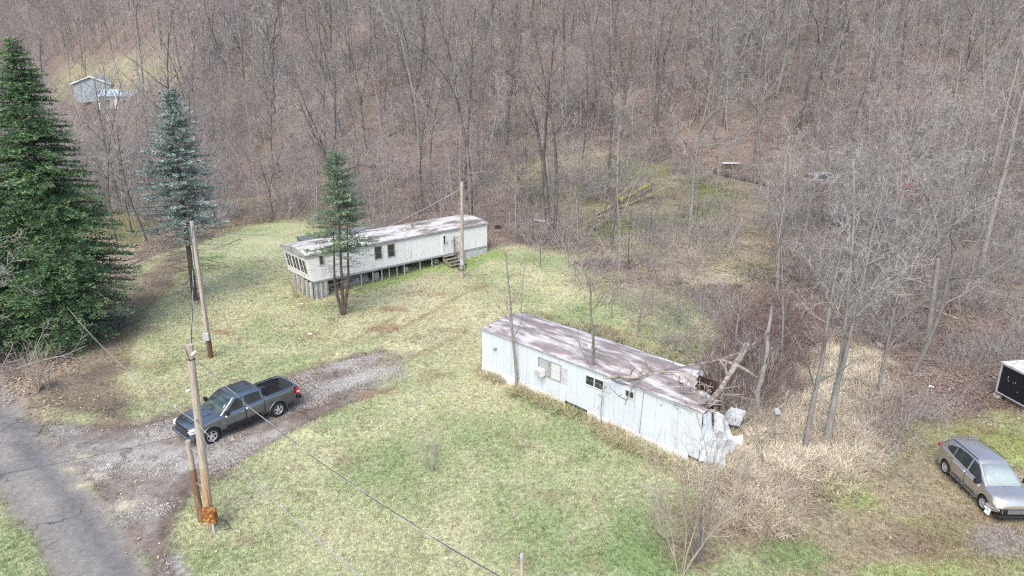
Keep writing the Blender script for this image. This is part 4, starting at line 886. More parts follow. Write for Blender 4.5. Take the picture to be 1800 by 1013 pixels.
def vehicle(name, label, cat, loc, rz, V, paint, winmat, screenmat, scale=1):
    t = thing(name, label, cat, loc, rz); hw = V['W'] / 2; xn, xt = V['nose'], V['tail']; ax = V['axles']; ar = V['arch']; wr = V['wr']
    belt = lambda x: float(np.interp(x, [p[0] for p in V['belt']], [p[1] for p in V['belt']]))
    def hwid(x):
        e = min(xn - x, x - xt); q = hw * (1 - .012 * abs(x))
        return q - (V.get('round', .2) * (1 - e / .5) ** 2 if e < .5 else 0)
    def zlow(x):
        z = V['sill'] + (.10 * max(0, 1 - (xn - x) / .5)) + (.14 * max(0, 1 - (x - xt) / .5))
        for a in ax:
            if abs(x - a) < ar: z = max(z, wr + math.sqrt(ar * ar - (x - a) ** 2))
        return z
    xs = sorted(set([round(xt + (xn - xt) * i / 44, 4) for i in range(45)] + [round(a + ar * q, 4) for a in ax for q in (-1.001, -.98, -.9, -.75, -.5, -.25, 0, .25, .5, .75, .9, .98, 1.001)]))
    if V.get('bed'): xs = sorted(set(xs + [V['bed'][0], V['bed'][1]]))
    def side(x):
        w = hwid(x); zl = zlow(x); zb_ = belt(x); zm = max(zl + .02, V['mid'])
        return [(w - .06, zb_), (w - .012, zb_ - .07), (w, zb_ - .2 if zb_ - .2 > zm else zm + .01), (w + .012, zm), (w - .02, zl)]
    m = MB(); rows = []
    hc = V.get('hood_crown', .06)
    for x in xs:
        s = side(x); bed = V.get('bed') and V['bed'][0] <= x <= V['bed'][1]; w = s[0][0]
        top = [(0, s[0][1] + hc), (w * .45, s[0][1] + hc * .9), (w * .82, s[0][1] + hc * .45)] if not bed else [(w - .09, s[0][1] - .01), (w - .08, s[0][1] + .012), (w - .04, s[0][1] + .015)]
        rg = top + s; rows.append([(x, a, b) for a, b in rg] + [(x, -a, b) for a, b in rg])
    k = len(rows[0]) // 2
    for rw in rows: m.v += rw
    for i in range(len(rows) - 1):
        for h in (0, k):
            for j in range(k - 1): m.f.append((i * 2 * k + h + j, (i + 1) * 2 * k + h + j, (i + 1) * 2 * k + h + j + 1, i * 2 * k + h + j + 1))
    # close the nose and the tail
    for i in (0, len(rows) - 1): m.f.append(tuple(i * 2 * k + j for j in range(k)) + tuple(i * 2 * k + k + j for j in range(k - 1, -1, -1)))
    b = m.build('body', paint, t, smooth=True, fix=True)
    b.data.polygons.foreach_set('use_smooth', [len(p.vertices) == 4 for p in b.data.polygons])
    b.modifiers.new('edges', 'EDGE_SPLIT').split_angle = math.radians(38)
    m = MB(); m.box((xt + .25, -hw + .12, V['sill'] + .06), (xn - .25, hw - .12, V['mid'] + .05)); m.build('underbody', M_trimblk, t)
    # greenhouse
    g = V['cab']; (xf, xr, wb), (tf, tr, wt), zr = g['bot'], g['top'], g['z']
    dr = g.get('drop', (0, 0, 0)); droof = lambda x: (dr[1] if x < dr[0] else dr[2]) * (x - dr[0]) ** 2
    def outline(xf_, xr_, w_, z, rad=.12, zf=None):
        pts = []
        for cx_, cy_, a0 in ((xf_ - rad, w_ - rad, 0), (xr_ + rad, w_ - rad, 90), (xr_ + rad, -w_ + rad, 180), (xf_ - rad, -w_ + rad, 270)):
            for q in range(4):
                a = math.radians(a0 + 30 * q); pts.append((cx_ + rad * math.cos(a), cy_ + rad * math.sin(a), z - droof(cx_ + rad * math.cos(a))))
        return pts
    lv = [[(x_, y_, belt(x_) - .02) for x_, y_, _ in outline(xf, xr, wb, 0, .08)], outline(tf, tr, wt, zr - .07, .12), outline(tf - .07, tr + .05, wt - .06, zr - .015, .14), outline(tf - .22, tr + .2, wt - .22, zr + .02, .14), outline(tf - .6, tr + .5, wt - .5, zr + .035, .1)]
    m = MB(); n = len(lv[0])
    for l_ in lv: m.v += l_
    for q in range(len(lv) - 1):
        for i in range(n): m.f.append((q * n + i, q * n + (i + 1) % n, (q + 1) * n + (i + 1) % n, (q + 1) * n + i))
    m.f.append(tuple((len(lv) - 1) * n + i for i in range(n)))
    cb = m.build('cabin', paint, t, smooth=True, fix=True); cb.modifiers.new('edges', 'EDGE_SPLIT').split_angle = math.radians(42)
    zt_ = zr - .07
    def sp(x, f, sgn, off):        # point on the side plane: f = 0 belt .. 1 roof edge
        zb_ = belt(x) - .02; return (x, sgn * (wb + (wt - wb) * f + off), zb_ + (zt_ - droof(x) - zb_) * f)
    for sgn in (1, -1):
        for poly in V['side_windows']:
            pts = [sp(x, f, sgn, .012) for x, f in poly]; inn_ = [sp(x, f, sgn, -.01) for x, f in poly]; nn = len(pts)
            MB().add(pts + inn_, [tuple(range(nn)), tuple(range(2 * nn - 1, nn - 1, -1))] + [(i, (i + 1) % nn, (i + 1) % nn + nn, i + nn) for i in range(nn)]).build('side_window', winmat, t, fix=True)
    def screen(xb_, xt2, wb_, wt2, f0, f1, nm, mat, off):
        m = MB(); N_ = 8; zb_ = belt(xb_) - .02; dx, dz = xt2 - xb_, zt_ - droof(xt2) - zb_; l = math.hypot(dx, dz); nx_, nz_ = (dz / l, -dx / l) if off > 0 else (-dz / l, dx / l)
        for f in (f0, f1):
            w = (wb_ + (wt2 - wb_) * f) - .06
            for i in range(N_ + 1):
                s = -1 + 2 * i / N_; bow = (1 - s * s) * .035; m.v.append((xb_ + dx * f + nx_ * (.012 + bow), w * s, zb_ + dz * f + nz_ * (.012 + bow)))
        m.f = [(i, i + 1, i + 2 + N_, i + 1 + N_) for i in range(N_)]
        o = m.build(nm, mat, t, smooth=True); so_ = o.modifiers.new('thickness', 'SOLIDIFY'); so_.thickness = .02; so_.offset = 0; return o
    ws = screen(xf, tf, wb, wt, .08, .93, 'windshield', screenmat, 1)
    screen(xr, tr, wb, wt, .18, .88, 'rear_window', winmat, -1)
    for sgn in (1, -1):
        wp = MB().tube([(xf + .06, sgn * .5 * wb - .0, belt(xf) + .03), (xf - .02, sgn * .05, belt(xf) + .07)], .012, 4); wp.build('wiper', M_trimblk, t)
    # doors as thin shells that follow the side
    for xa, xb_ in V['doors']:
        for sgn in (1, -1):
            m = MB(); st_ = [x for x in np.linspace(xa + .012, xb_ - .012, 9)]; off = .012
            for x in st_:
                sd_ = side(x); zl = max(zlow(x), V['sill']) + .05
                for y_, z_ in ((sd_[1][0] + off, sd_[1][1]), (sd_[2][0] + off, sd_[2][1]), (sd_[3][0] + off, sd_[3][1]), (sd_[4][0] + off + .01, zl)): m.v.append((x, sgn * y_, z_))
            for i in range(len(st_) - 1):
                for j in range(3): m.f.append((i * 4 + j, (i + 1) * 4 + j, (i + 1) * 4 + j + 1, i * 4 + j + 1))
            d_ = m.build('door', paint, t, smooth=True); so_ = d_.modifiers.new('thickness', 'SOLIDIFY'); so_.thickness = .018; so_.offset = 0
            hx = xa + .1; zz = belt(hx) - .17; yy = sgn * (hwid(hx) + .03)
            MB().box((hx, min(yy, yy + sgn * .035), zz), (hx + .2, max(yy, yy + sgn * .035), zz + .04)).build('door_handle', V['handle'], d_)
            for sg in (0,):
                if V.get('chrome_line'):
                    x_a, x_b = xa + .02, xb_ - .02; MB().tube([(x_a, sgn * (hwid(x_a) - .035), belt(x_a) + .012), (x_b, sgn * (hwid(x_b) - .035), belt(x_b) + .012)], .014, 4).build('belt_trim', M_chrome if V['chrome_line'] == 2 else paint, d_)
    for a in ax:
        for sgn in (1, -1): wheel(t, a, sgn * (hw - V['wheelw'] / 2 - .02), wr, V['wheelw'], sgn, V['spokes'])
    for sgn in (1, -1):            # mirrors, lamps
        mx = xf - .32; mm = MB(); y0 = hwid(mx) - .05; z0 = belt(mx) + .06; mm.box((mx - .06, min(sgn * y0, sgn * (y0 + .1)), z0 - .03), (mx + .02, max(sgn * y0, sgn * (y0 + .1)), z0 + .02)); o = mm.box((mx - .09, min(sgn * (y0 + .08), sgn * (y0 + .30)), z0 - .04), (mx + .07, max(sgn * (y0 + .08), sgn * (y0 + .30)), z0 + .16)).build('wing_mirror', V['mirror'], t); bevel(o, .03, 2)
    return t, belt, hwid, zlow, side
# grey crew-cab pickup
M_truck = pm('dark_grey_paint', (.22, .24, .262), .26, metal=.85, var=.05, coat=.7, spec=.5)
a, b_ = at(372, 778), at(492, 729); hd = Vector((a[0] - b_[0], a[1] - b_[1], 0)); hd.normalize(); lf = Vector((-hd.y, hd.x, 0)); c0 = (Vector(a) + Vector(b_)) / 2 - lf * .93
TV = dict(W=2.06, nose=2.78, tail=-3.08, axles=(1.82, -1.82), arch=.50, wr=.42, wheelw=.29, spokes=5, sill=.52, mid=.82, round=.16, hood_crown=.07,
          belt=[(-3.08, 1.32), (-1.3, 1.33), (.9, 1.27), (1.35, 1.24), (2.2, 1.17), (2.6, 1.10), (2.78, .98)], bed=(-3.0, -1.28),
          cab=dict(bot=(1.30, -1.18, .93), top=(.50, -1.06, .79), z=1.93),
          side_windows=[[(.98, .06), (.02, .06), (.02, .9), (.36, .9)], [(-.10, .08), (-1.0, .08), (-.93, .86), (-.10, .9)]],
          doors=[(-1.12, -.05), (-.05, 1.05)], handle=M_chrome, mirror=M_trimblk, chrome_line=1)
gzv = gz(c0.x, c0.y)
tk, belt, hwid, zlow, side = vehicle('pickup_truck', 'dark grey crew-cab pickup truck with empty bed on the gravel drive', 'pickup truck', (c0.x, c0.y, gzv + .0), math.atan2(hd.y, hd.x), TV, M_truck, M_glass, pm('windshield_glass', (.05, .075, .07), .06, var=.5, scale=3, spec=.8))
hw_ = 1.03
m = MB(); xa, xb_, yi, zf, zt_ = -2.99, -1.28, .90, .80, 1.315
m.add([(xa, -yi, zf), (xb_, -yi, zf), (xb_, yi, zf), (xa, yi, zf), (xa, -yi, zt_), (xb_, -yi, zt_), (xb_, yi, zt_), (xa, yi, zt_)], [(0, 1, 2, 3), (0, 4, 5, 1), (1, 5, 6, 2), (2, 6, 7, 3), (3, 7, 4, 0)])
for k in range(9): yy = -.72 + k * .18; m.box((xa + .05, yy - .03, zf + .002), (xb_ - .05, yy + .03, zf + .018))
bedo = m.build('bed_liner', M_liner, tk); tk.scale = (.96, .96, .98)
for sgn in (1, -1):
    w = MB(); pts = [(-1.82 + .48 * math.cos(q), .80 + .34 * math.sin(q)) for q in [math.pi * i / 10 for i in range(11)]]
    w.prism(pts, min(sgn * .58, sgn * .895), max(sgn * .58, sgn * .895)); w.build('wheel_housing', M_liner, bedo)
    rl = MB().box((-2.98, min(sgn * .905, sgn * .985), 1.333), (-1.29, max(sgn * .905, sgn * .985), 1.352)); rl.build('bed_rail', M_trimblk if sgn < 0 else M_truck, tk)
tg = MB().box((-3.13, -.93, .80), (-3.03, .93, 1.34)).build('tailgate', M_truck, tk); bevel(tg, .02, 2)
MB().box((-3.15, -.16, 1.16), (-3.125, .16, 1.24)).build('tailgate_handle', M_trimblk, tg)
o = MB().box((-3.30, -.95, .55), (-3.06, .95, .74)).build('rear_bumper', M_trimblk, tk); bevel(o, .04, 2)
for sgn in (1, -1):
    MB().box((-3.12, min(sgn * .93, sgn * 1.0), .92), (-2.96, max(sgn * .93, sgn * 1.02), 1.26)).build('taillight', M_red, tk)
    MB().box((-3.128, min(sgn * .94, sgn * .99), 1.0), (-2.97, max(sgn * .94, sgn * 1.026), 1.09)).build('reversing_lamp', M_lamp, tk)
    MB().prism([(2.50, .86), (2.80, .86), (2.76, 1.02), (2.50, 1.07)], min(sgn * .62, sgn * .955), max(sgn * .62, sgn * .955)).build('headlight', M_lamp, tk)
    # wheel-arch lips
    for xa_ in (1.82, -1.82):
        lip = MB(); lip.tube([(xa_ + .515 * math.cos(q), sgn * 1.03, .42 + .515 * math.sin(q)) for q in [math.pi * (-.03 + 1.06 * i / 14) for i in range(15)]], .022, 4); lip.build('arch_lip', M_truck, tk)
    MB().box((-.9, min(sgn * 1.0, sgn * 1.06), .44), (1.1, max(sgn * 1.0, sgn * 1.06), .50)).build('sill_trim', M_trimblk, tk)
    MB().box((1.02, min(sgn * 1.03, sgn * 1.045), .84), (1.26, max(sgn * 1.03, sgn * 1.045), .872)).build('fender_badge', M_chrome, tk)
g_ = MB().box((2.72, -.60, .70), (2.83, .60, 1.04)); gr_ = g_.build('grille', M_trimblk, tk); bevel(gr_, .03, 2)
for k in range(4): MB().box((2.832, -.56, .74 + k * .075), (2.845, .56, .76 + k * .075)).build('grille_bar', M_truck, gr_)
o = MB().box((2.62, -.97, .48), (2.92, .97, .69)).build('front_bumper', M_truck, tk); bevel(o, .06, 3)
for k in range(8): yy = -.53 + k * .15; MB().box((-.85, yy - .03, 1.958 - .02 * abs(yy)), (.05, yy + .03, 1.972 - .02 * abs(yy))).build('roof_rib', pm('roof_rib_paint', (.05, .055, .06), .5, metal=.3) if k == 0 else bpy.data.materials['roof_rib_paint'], tk)
for yy in (-.35, .35): MB().prism([(1.45, 1.305), (2.5, 1.20), (2.5, 1.215), (1.45, 1.335)], yy - .05, yy + .05).build('hood_ridge', M_truck, tk)

# champagne-grey crossover with its front bumper torn off
M_suv = pm('champagne_grey_paint', (.58, .55, .515), .28, metal=.8, var=.05, coat=.7)
M_skyglass = pm('misted_painted_sky_glass', (.30, .36, .36), .22, var=.1, spec=.7)  # misted glass, with the sky's pale reflection put into its base colour
a, b_ = at(1727, 898), at(1661, 834); hd = Vector((a[0] - b_[0], a[1] - b_[1], 0)); hd.normalize(); lf = Vector((-hd.y, hd.x, 0)); c0 = (Vector(a) + Vector(b_)) / 2 + lf * .80
SV = dict(W=1.80, nose=2.12, tail=-2.30, axles=(1.345, -1.345), arch=.385, wr=.335, wheelw=.225, spokes=10, sill=.30, mid=.62, round=.22, hood_crown=.07,
          belt=[(-2.3, 1.0), (-2.1, 1.15), (-1.4, 1.15), (-.5, 1.08), (.9, 1.03), (1.25, 1.04), (1.8, .94), (2.0, .84), (2.12, .64)],
          cab=dict(bot=(1.28, -2.2, .82), top=(.32, -1.72, .615), z=1.73, drop=(-.35, .055, .045)),
          side_windows=[[(1.0, .05), (.04, .05), (.04, .9), (.36, .86), (.62, .6)], [(-.04, .05), (-1.02, .06), (-1.02, .86), (-.5, .9), (-.04, .91)], [(-1.08, .08), (-1.5, .2), (-1.62, .34), (-1.45, .62), (-1.08, .83)]],
          doors=[(-1.0, -.03), (-.03, .95)], handle=M_suv, mirror=M_trimblk, chrome_line=0)
sv_, belt, hwid, zlow, side = vehicle('crossover_car', 'silver-brown crossover car with its front bumper torn away, on mossy grass at right edge', 'car', (c0.x, c0.y, gz(c0.x, c0.y) + .02), math.atan2(hd.y, hd.x), SV, M_suv, M_glass, M_skyglass)
o = MB().box((1.95, -.70, .34), (2.14, .70, .60)).build('radiator_opening', M_trimblk, sv_); bevel(o, .03)
MB().box((2.10, -.40, .38), (2.17, .40, .56)).build('radiator', pm('radiator_grey', (.14, .14, .145), .6, var=.3, scale=20), sv_)
o = MB().box((2.0, -.78, .20), (2.24, .80, .32)).build('lower_valance', M_trimblk, sv_); bevel(o, .04, 2)
for sgn in (1, -1):
    MB().prism([(1.52, .74), (2.08, .60), (2.10, .70), (1.80, .835), (1.5, .87)], min(sgn * .60, sgn * .845), max(sgn * .60, sgn * .845)).build('headlight', M_lamp, sv_)
    MB().prism([(-2.27, .98), (-2.02, 1.0), (-2.02, 1.15), (-2.2, 1.14)], min(sgn * .60, sgn * .80), max(sgn * .60, sgn * .80)).build('taillight', M_red, sv_)
    MB().tube([(.15, sgn * .60, 1.70), (-.8, sgn * .61, 1.71), (-1.6, sgn * .59, 1.64)], .018, 4).build('roof_trim', M_trimblk, sv_)
    MB().box((-.95, min(sgn * .885, sgn * .925), .31), (.93, max(sgn * .885, sgn * .925), .345)).build('sill_trim', M_chrome, sv_)
crumple('torn_bumper', (2.14, -.55, .34), (1.55, -.93, .30), (1.62, -.93, .56), (2.14, -.62, .60), M_suv, sv_, .06, 6, 31)
crumple('torn_bumper', (1.86, -.90, .12), (1.66, -.98, .14), (1.68, -.96, .42), (1.90, -.9, .40), M_lamp, sv_, .05, 4, 32)
MB().prism([(-2.0, 1.57), (-1.70, 1.635), (-1.70, 1.605), (-2.0, 1.55)], -.58, .58).build('spoiler', M_suv, sv_)
MB().tube([(-1.45, 0, 1.68), (-1.62, 0, 1.87)], .006, 4).build('aerial', M_trimblk, sv_)

# two derelict cars in the right-hand woods
M_redp = pm('faded_red_paint', (.24, .045, .035), .6, var=.3, c2=(.14, .07, .05), s2=2); M_greyp = pm('faded_grey_paint', (.36, .34, .345), .6, var=.15, c2=(.25, .2, .18), s2=1.5, amt2=.3)
for px, py, pt, rz, lab in ((1592, 352, M_redp, 1.0, 'derelict red car with a dark glasshouse half hidden in the right-hand woods'), (1445, 330, M_greyp, .35, 'derelict pale grey car behind arching branches left of the red one')):
    x, y, _ = at(px, py); W_ = dict(SV); W_['mirror'] = M_trimblk; W_['handle'] = M_trimblk
    v = vehicle('derelict_car', lab, 'car', (x, y, g0(x, y) - .05), rz, W_, pt, M_glass, M_glass)[0]
    for sgn in (1, -1):
        MB().box((2.02, min(sgn * .5, sgn * .75), .55), (2.14, max(sgn * .5, sgn * .75), .68)).build('headlight', M_lamp, v)
        MB().box((-2.28, min(sgn * .66, sgn * .86), .85), (-2.1, max(sgn * .66, sgn * .865), .98)).build('taillight', M_red, v)
    MB().box((2.0, -.8, .3), (2.2, .8, .45)).build('front_bumper', M_chrome, v)
# ---------------------------------------------------------------- poles, wires, box, logs, litter
M_pole = pm('weathered_pole', (.42, .365, .30), .9, var=.2, scale=3, c2=(.30, .26, .22), s2=2, stretch=(6, 6, .5), bump=.4, bscale=8)
M_polerust = pm('rust_stained_pole', (.40, .31, .21), .9, var=.25, scale=3, c2=(.34, .18, .085), s2=1.2, amt2=.6, stretch=(5, 5, .5), bump=.3)
M_brownpole = pm('brown_pole', (.20, .12, .075), .9, var=.3, scale=3, c2=(.30, .20, .13), s2=1.5, stretch=(5, 5, .5), bump=.4)
M_darkpole = pm('tarred_pole', (.12, .065, .04), .9, var=.3, scale=4, stretch=(5, 5, .5))
M_yel = pm('yellow_rusty_metal', (.50, .36, .05), .7, var=.2, scale=8, c2=(.20, .055, .025), s2=7, amt2=.95)
M_wire = pm('wire_aluminium', (.33, .33, .32), .5, var=.2, scale=3); M_wireblk = pm('wire_black', (.05, .055, .05), .6, var=.2)
M_meter = pm('meter_grey', (.40, .42, .43), .5, var=.1)
def pole(name, label, base, toppx, rad, pieces, cat='utility pole'):
    """pieces: (fraction from, to, part name, material)"""
    x, y, _ = at(*base); q = aty(toppx[0], toppx[1], y); g_ = gz(x, y); t = thing(name, label, cat, (x, y, g_)); top = Vector((q[0] - x, 0, q[2] - g_))
    for f0, f1, nm, mt in pieces:
        n = 5; a0 = -.06 if f0 == 0 else f0
        MB().tube([top * (a0 + (f1 - a0) * i / n) for i in range(n + 1)], [rad * (1.12 - .3 * (a0 + (f1 - a0) * i / n)) for i in range(n + 1)], 12).build(nm, mt, t, smooth=False)
    return t, Vector((x, y, g_)), top
pA, bA, tA = pole('utility_pole', 'tall weathered utility pole beside the pickup with a rusty yellow box at its foot', (370, 925), (333, 606), .15, [(0, .35, 'pole_butt', M_polerust), (.35, 1, 'pole_shaft', M_pole)])
MB().tube([tA * .93 + Vector((0, -.16, 0)), tA * .985 + Vector((-.08, -.16, 0))], .02, 5).build('bracket', M_steel, pA)
cl = MB(); cl.tube([tA * .93 + Vector((.145 * math.cos(q), .145 * math.sin(q), 0)) for q in [6.3 * i / 14 for i in range(15)]], .02, 4); cl.build('clamp', M_trimblk, pA)
cl = MB(); cl.tube([tA * .955 + Vector((-.22 + .16 * math.cos(q), -.05, .13 * math.sin(q))) for q in [6.3 * i / 14 for i in range(15)]], .014, 4); cl.build('wire_loop', M_wire, pA)
MB().tube([tA * .96 + Vector((.1, -.08, -.05)), tA * .96 + Vector((.24, -.1, .1))], [.06, .045], 8).build('insulator', M_white, pA)
MB().tube([tA * .62 + Vector((.0, -.17, 0)), tA * .62 + Vector((.0, -.23, 0))], [.05, .05], 8).build('insulator', M_wire, pA)
for k in range(6): f = .15 + .12 * k; MB().tube([tA * f + Vector((.13, -.05, 0)), tA * f + Vector((.21, -.1, 0))], .008, 4).build('step_pin', M_steel, pA)
pS, bS, tS = pole('stub_pole', 'short brown stub pole leaning beside the tall utility pole', (354, 915), (330, 775), .115, [(0, .66, 'pole_butt', M_brownpole), (.66, 1, 'pole_shaft', M_pole)])
for f in (.5, .92): 
    p = bS + tS * f; q = bA + tA * ((p.z - bA.z) / tA.z); m = MB(); m.tube([p - bS, q - bS + Vector((0, -.12, 0))], .012, 4); m.build('tie_wire', M_wire, pS)
x, y, _ = at(376, 936); gb = gz(x, y); bx = thing('service_box', 'rust-eaten yellow metal box on a grey post at the foot of the tall utility pole', 'utility box', (x, y, gb), -.15)
MB().box((-.04, -.02, -.1), (.05, .05, .62)).build('post', M_meter, bx)
o = MB().box((-.30, -.14, .55), (.24, .07, 1.12)).build('box', M_yel, bx); bevel(o, .015)
o = MB().box((-.27, -.158, .58), (.21, -.142, 1.09)).build('lid', M_yel, o)
MB().tube([(.2, 0, .7), (.5, .1, .55), (.55, .25, .1), (.3, .2, .02)], .02, 5).build('cable', M_wireblk, bx)
pB, bB, tB = pole('utility_pole', 'grey leaning utility pole with a dark butt and a meter box, beside the blue spruce', (371, 630), (337, 389), .135, [(0, .14, 'pole_butt', M_darkpole), (.14, 1, 'pole_shaft', M_pole)])
o = MB().box((-.20, -.27, 0), (.16, -.12, .50), Matrix.Translation(tB * .14)).build('meter_box', M_meter, pB); bevel(o, .02)
MB().tube([tB * .15 + Vector((.08, -.17, .3)), tB * .6 + Vector((.09, -.13, 0)), tB * .97 + Vector((.08, -.12, 0))], .018, 5).build('conduit', M_wire, pB)
for f in (.03, .07, .1): MB().tube([tB * f + Vector((-.02, -.155, 0)), tB * (f + .03) + Vector((.02, -.155, 0))], .02, 4).build('steel_strap', M_steel, pB)
pC, bC, tC = pole('utility_pole', 'upright pale utility pole with a cable coil before the far white mobile home', (812, 488), (812, 320), .14, [(0, 1, 'pole_shaft', M_pole)])
o = MB().box((-.14, -.26, 0), (.14, -.12, .42), Matrix.Translation(tC * .14)).build('meter_box', M_meter, pC)
cl = MB()
for k in range(3): cl.tube([tC * .13 + Vector(((.30 + .06 * k) * math.cos(q), -.15 - .03 * k, (.26 + .07 * k) * math.sin(q))) for q in [math.pi * (.9 + 1.3 * i / 12) for i in range(13)]], .018, 4)
cl.build('cable_coil', M_trimblk, pC); MB().tube([tC * .12 + Vector((.0, -.16, 0)), tC * .5 + Vector((.03, -.14, 0)), tC * .95 + Vector((.03, -.12, 0))], .016, 5).build('conduit', M_wire, pC)
pD, bD, tD = pole('fence_post', 'short grey post at the bottom edge of the near lawn', (918, 1062), (917, 974), .07, [(0, .93, 'post_shaft', M_pole), (.93, 1, 'post_cap', M_meter)], 'post')
pE, bE, tE = pole('meter_post', 'old post with a small round meter in the dry grass beyond the crushed trailer', (1366, 790), (1364, 722), .10, [(0, 1, 'post_shaft', M_pole)], 'post')
MB().tube([tE + Vector((-.02, -.1, .06)), tE + Vector((-.02, -.28, .06))], [.14, .13], 12).build('meter', M_meter, pE)
MB().box((-.32, -.16, tE.z - .5), (-.16, -.08, tE.z - .02)).build('breaker_box', M_wood, pE)
MB().tube([tE * .45 + Vector((-.6, -.12, .02)), tE * .45 + Vector((.0, -.12, .0)), tE * .45 + Vector((.55, -.12, .03))], .05, 6).build('crossarm', M_wood, pE)
MB().tube([tE + Vector((.1, 0, .1)), tE + Vector((.35, 0, .35)), tE + Vector((.4, 0, .9)), tE + Vector((.55, .1, 1.0))], .02, 4).build('conduit', M_wire, pE)
def wire(label, a, b, sag, r=.014, mats=(M_wire,), twist=False, n=40):
    a, b = Vector(a), Vector(b); pts = [a.lerp(b, i / n) - Vector((0, 0, sag * 4 * (i / n) * (1 - i / n))) for i in range(n + 1)]
    t = thing('overhead_wire', label, 'wire', a)
    if not twist: MB().tube([p - a for p in pts], r, 5).build('cable', mats[0], t)
    else:
        N_ = n * 4; P_ = [a.lerp(b, i / N_) - Vector((0, 0, sag * 4 * (i / N_) * (1 - i / N_))) - a for i in range(N_ + 1)]; L_ = (b - a).length; side_ = (b - a).cross(Vector((0, 0, 1))).normalized()
        for k, mt in enumerate(mats):
            MB().tube([p + (side_ * math.cos(i / N_ * L_ * 2.2 + k * 3.14) + Vector((0, 0, 1)) * math.sin(i / N_ * L_ * 2.2 + k * 3.14)) * r * 1.05 for i, p in enumerate(P_)], r, 5, cap=False).build('cable_strand', mt, t)
    return t
TA, TB_, TC = bA + tA * .96, bB + tB * .975, bC + tC * .94
wire('twisted black and silver service cable between the two leaning utility poles', TA, TB_, .45, .016, (M_wire, M_wireblk), True)
q = aty(905, 1030, 9.5); wire('twisted cable from the tall pole top across the near lawn, upper of two', TA, q, .5, .009, (M_wire, M_wireblk), True)
MID = bA + tA * .615 + Vector((0, -.2, 0)); q = aty(690, 1060, 10.5); wire('lower thick grey cable running from the middle of the tall pole across the near lawn', MID, q, .25, .013)
q = aty(905, 1075, 14); wire('thin faint wire low over the near lawn beside the thick grey cable', MID + Vector((0, 0, -.25)), aty(600, 1040, 13), .7, .006)
q = aty(118, 540, 38); wire('pale cable running from the dark evergreen down to the tall utility pole', q, MID, .6, .014)
wire('thin dark wire crossing low over the road at the left edge', aty(-60, 845, 21), bA + tA * .55, .1, .009, (M_wireblk,))
q = aty(255, 282, 60); wire('upper straight wire between the dark evergreen and the blue spruce', aty(120, 330, 45), aty(300, 262, 62), .05, .022)
wire('lower straight wire between the dark evergreen and the blue spruce', aty(150, 372, 45), aty(280, 322, 56), .05, .02)
wire('pale cable from the leaning pole with the meter box towards the trailers', TB_ + Vector((.1, 0, .0)), aty(470, 412, 47), .25, .018)
c_, s_ = math.cos(RZ1), math.sin(RZ1); RX, RY = 6.6, 1.6
wire('service cable slanting from the upright pale pole down to the far home roof', TC, (O1[0] + RX * c_ - RY * s_, O1[1] + RX * s_ + RY * c_, T1_ + .5), .15, .022)
MB_ = (O1[0] + 7.4 * c_ - 1.8 * s_, O1[1] + 7.4 * s_ + 1.8 * c_)

# black-fronted box trailer on blocks at the right edge
x, y, _ = at(1748, 697); gx = gz(x, y); q2 = atz(1800, 714, gx + .35); rz = math.atan2(q2[1] - y, q2[0] - x)
bxh = thing('storage_box', 'box with black front panel, silver frame and stained white top at right edge', 'storage box', (x, y, gx + .32), rz)
print('box', x, y, gx, rz)
Wb, Db, Hb = 3.2, 1.75, 1.75
M_alu = pm('aluminium_frame', (.55, .56, .58), .45, metal=.3, var=.06); M_boxtop = pm('stained_white_top', (.60, .60, .58), .7, var=.1, c2=(.38, .38, .36), s2=2, amt2=.6); M_bpanel = pm('black_panel', (.010, .012, .018), .45, var=.3)
MB().box((.10, -.02, .06), (Wb - .10, .02, Hb - .08)).build('front_panel', M_bpanel, bxh)
for a, b in (((0, -.05, 0), (.1, .06, Hb)), ((Wb - .1, -.05, 0), (Wb, .06, Hb)), ((.1, -.05, 0), (Wb - .1, .05, .06)), ((.1, -.05, Hb - .08), (Wb - .1, .05, Hb))): MB().box(a, b).build('frame_bar', M_alu, bxh)
MB().box((-.05, -.08, Hb + .003), (Wb + .05, Db + .05, Hb + .06)).build('top', M_boxtop, bxh)
MB().box((.003, .065, .0), (.05, Db, Hb)).build('side_panel', M_alu, bxh); MB().box((Wb - .05, .065, 0), (Wb - .003, Db, Hb)).build('side_panel', M_alu, bxh)
MB().box((.052, Db - .05, 0), (Wb - .052, Db, Hb)).build('back_panel', M_alu, bxh); MB().box((.055, .065, .0), (Wb - .055, Db - .055, .05)).build('bottom', M_brown, bxh)
for k, (u_, v_) in enumerate(((.55, 1.0), (.62, .9), (1.05, 1.0), (1.3, .55), (.9, .95), (.55, 1.12))): MB().box((u_, -.028, v_), (u_ + .03 + .01 * (k % 3), -.0205, v_ + .04 + .02 * (k % 2))).build('scuff', M_alu, bxh)
M_brick = pm('brick_red', (.33, .17, .11), .9, var=.2, scale=6)
def onbox(u_, v_, z_): return Vector((x + u_ * math.cos(rz) - v_ * math.sin(rz), y + u_ * math.sin(rz) + v_ * math.cos(rz), z_))
p = onbox(.12, .05, gx); o = MB().box((-.2, -.1, -.05), (.2, .1, .14)).box((-.2, -.1, .14), (-.1, .1, .19)).box((.1, -.1, .14), (.2, .1, .19)).build('concrete_block', M_block); o.location = p; o.rotation_euler = (0, 0, rz + .1); tag(o, 'pale concrete block under the front left corner of the black-fronted box', 'block')
o = MB().box((-.12, -.09, .193), (.1, .09, .315)).build('brick', M_brick); o.location = p; o.rotation_euler = (0, 0, rz - .1); tag(o, 'red brick wedged on the concrete block under the black-fronted box', 'brick')
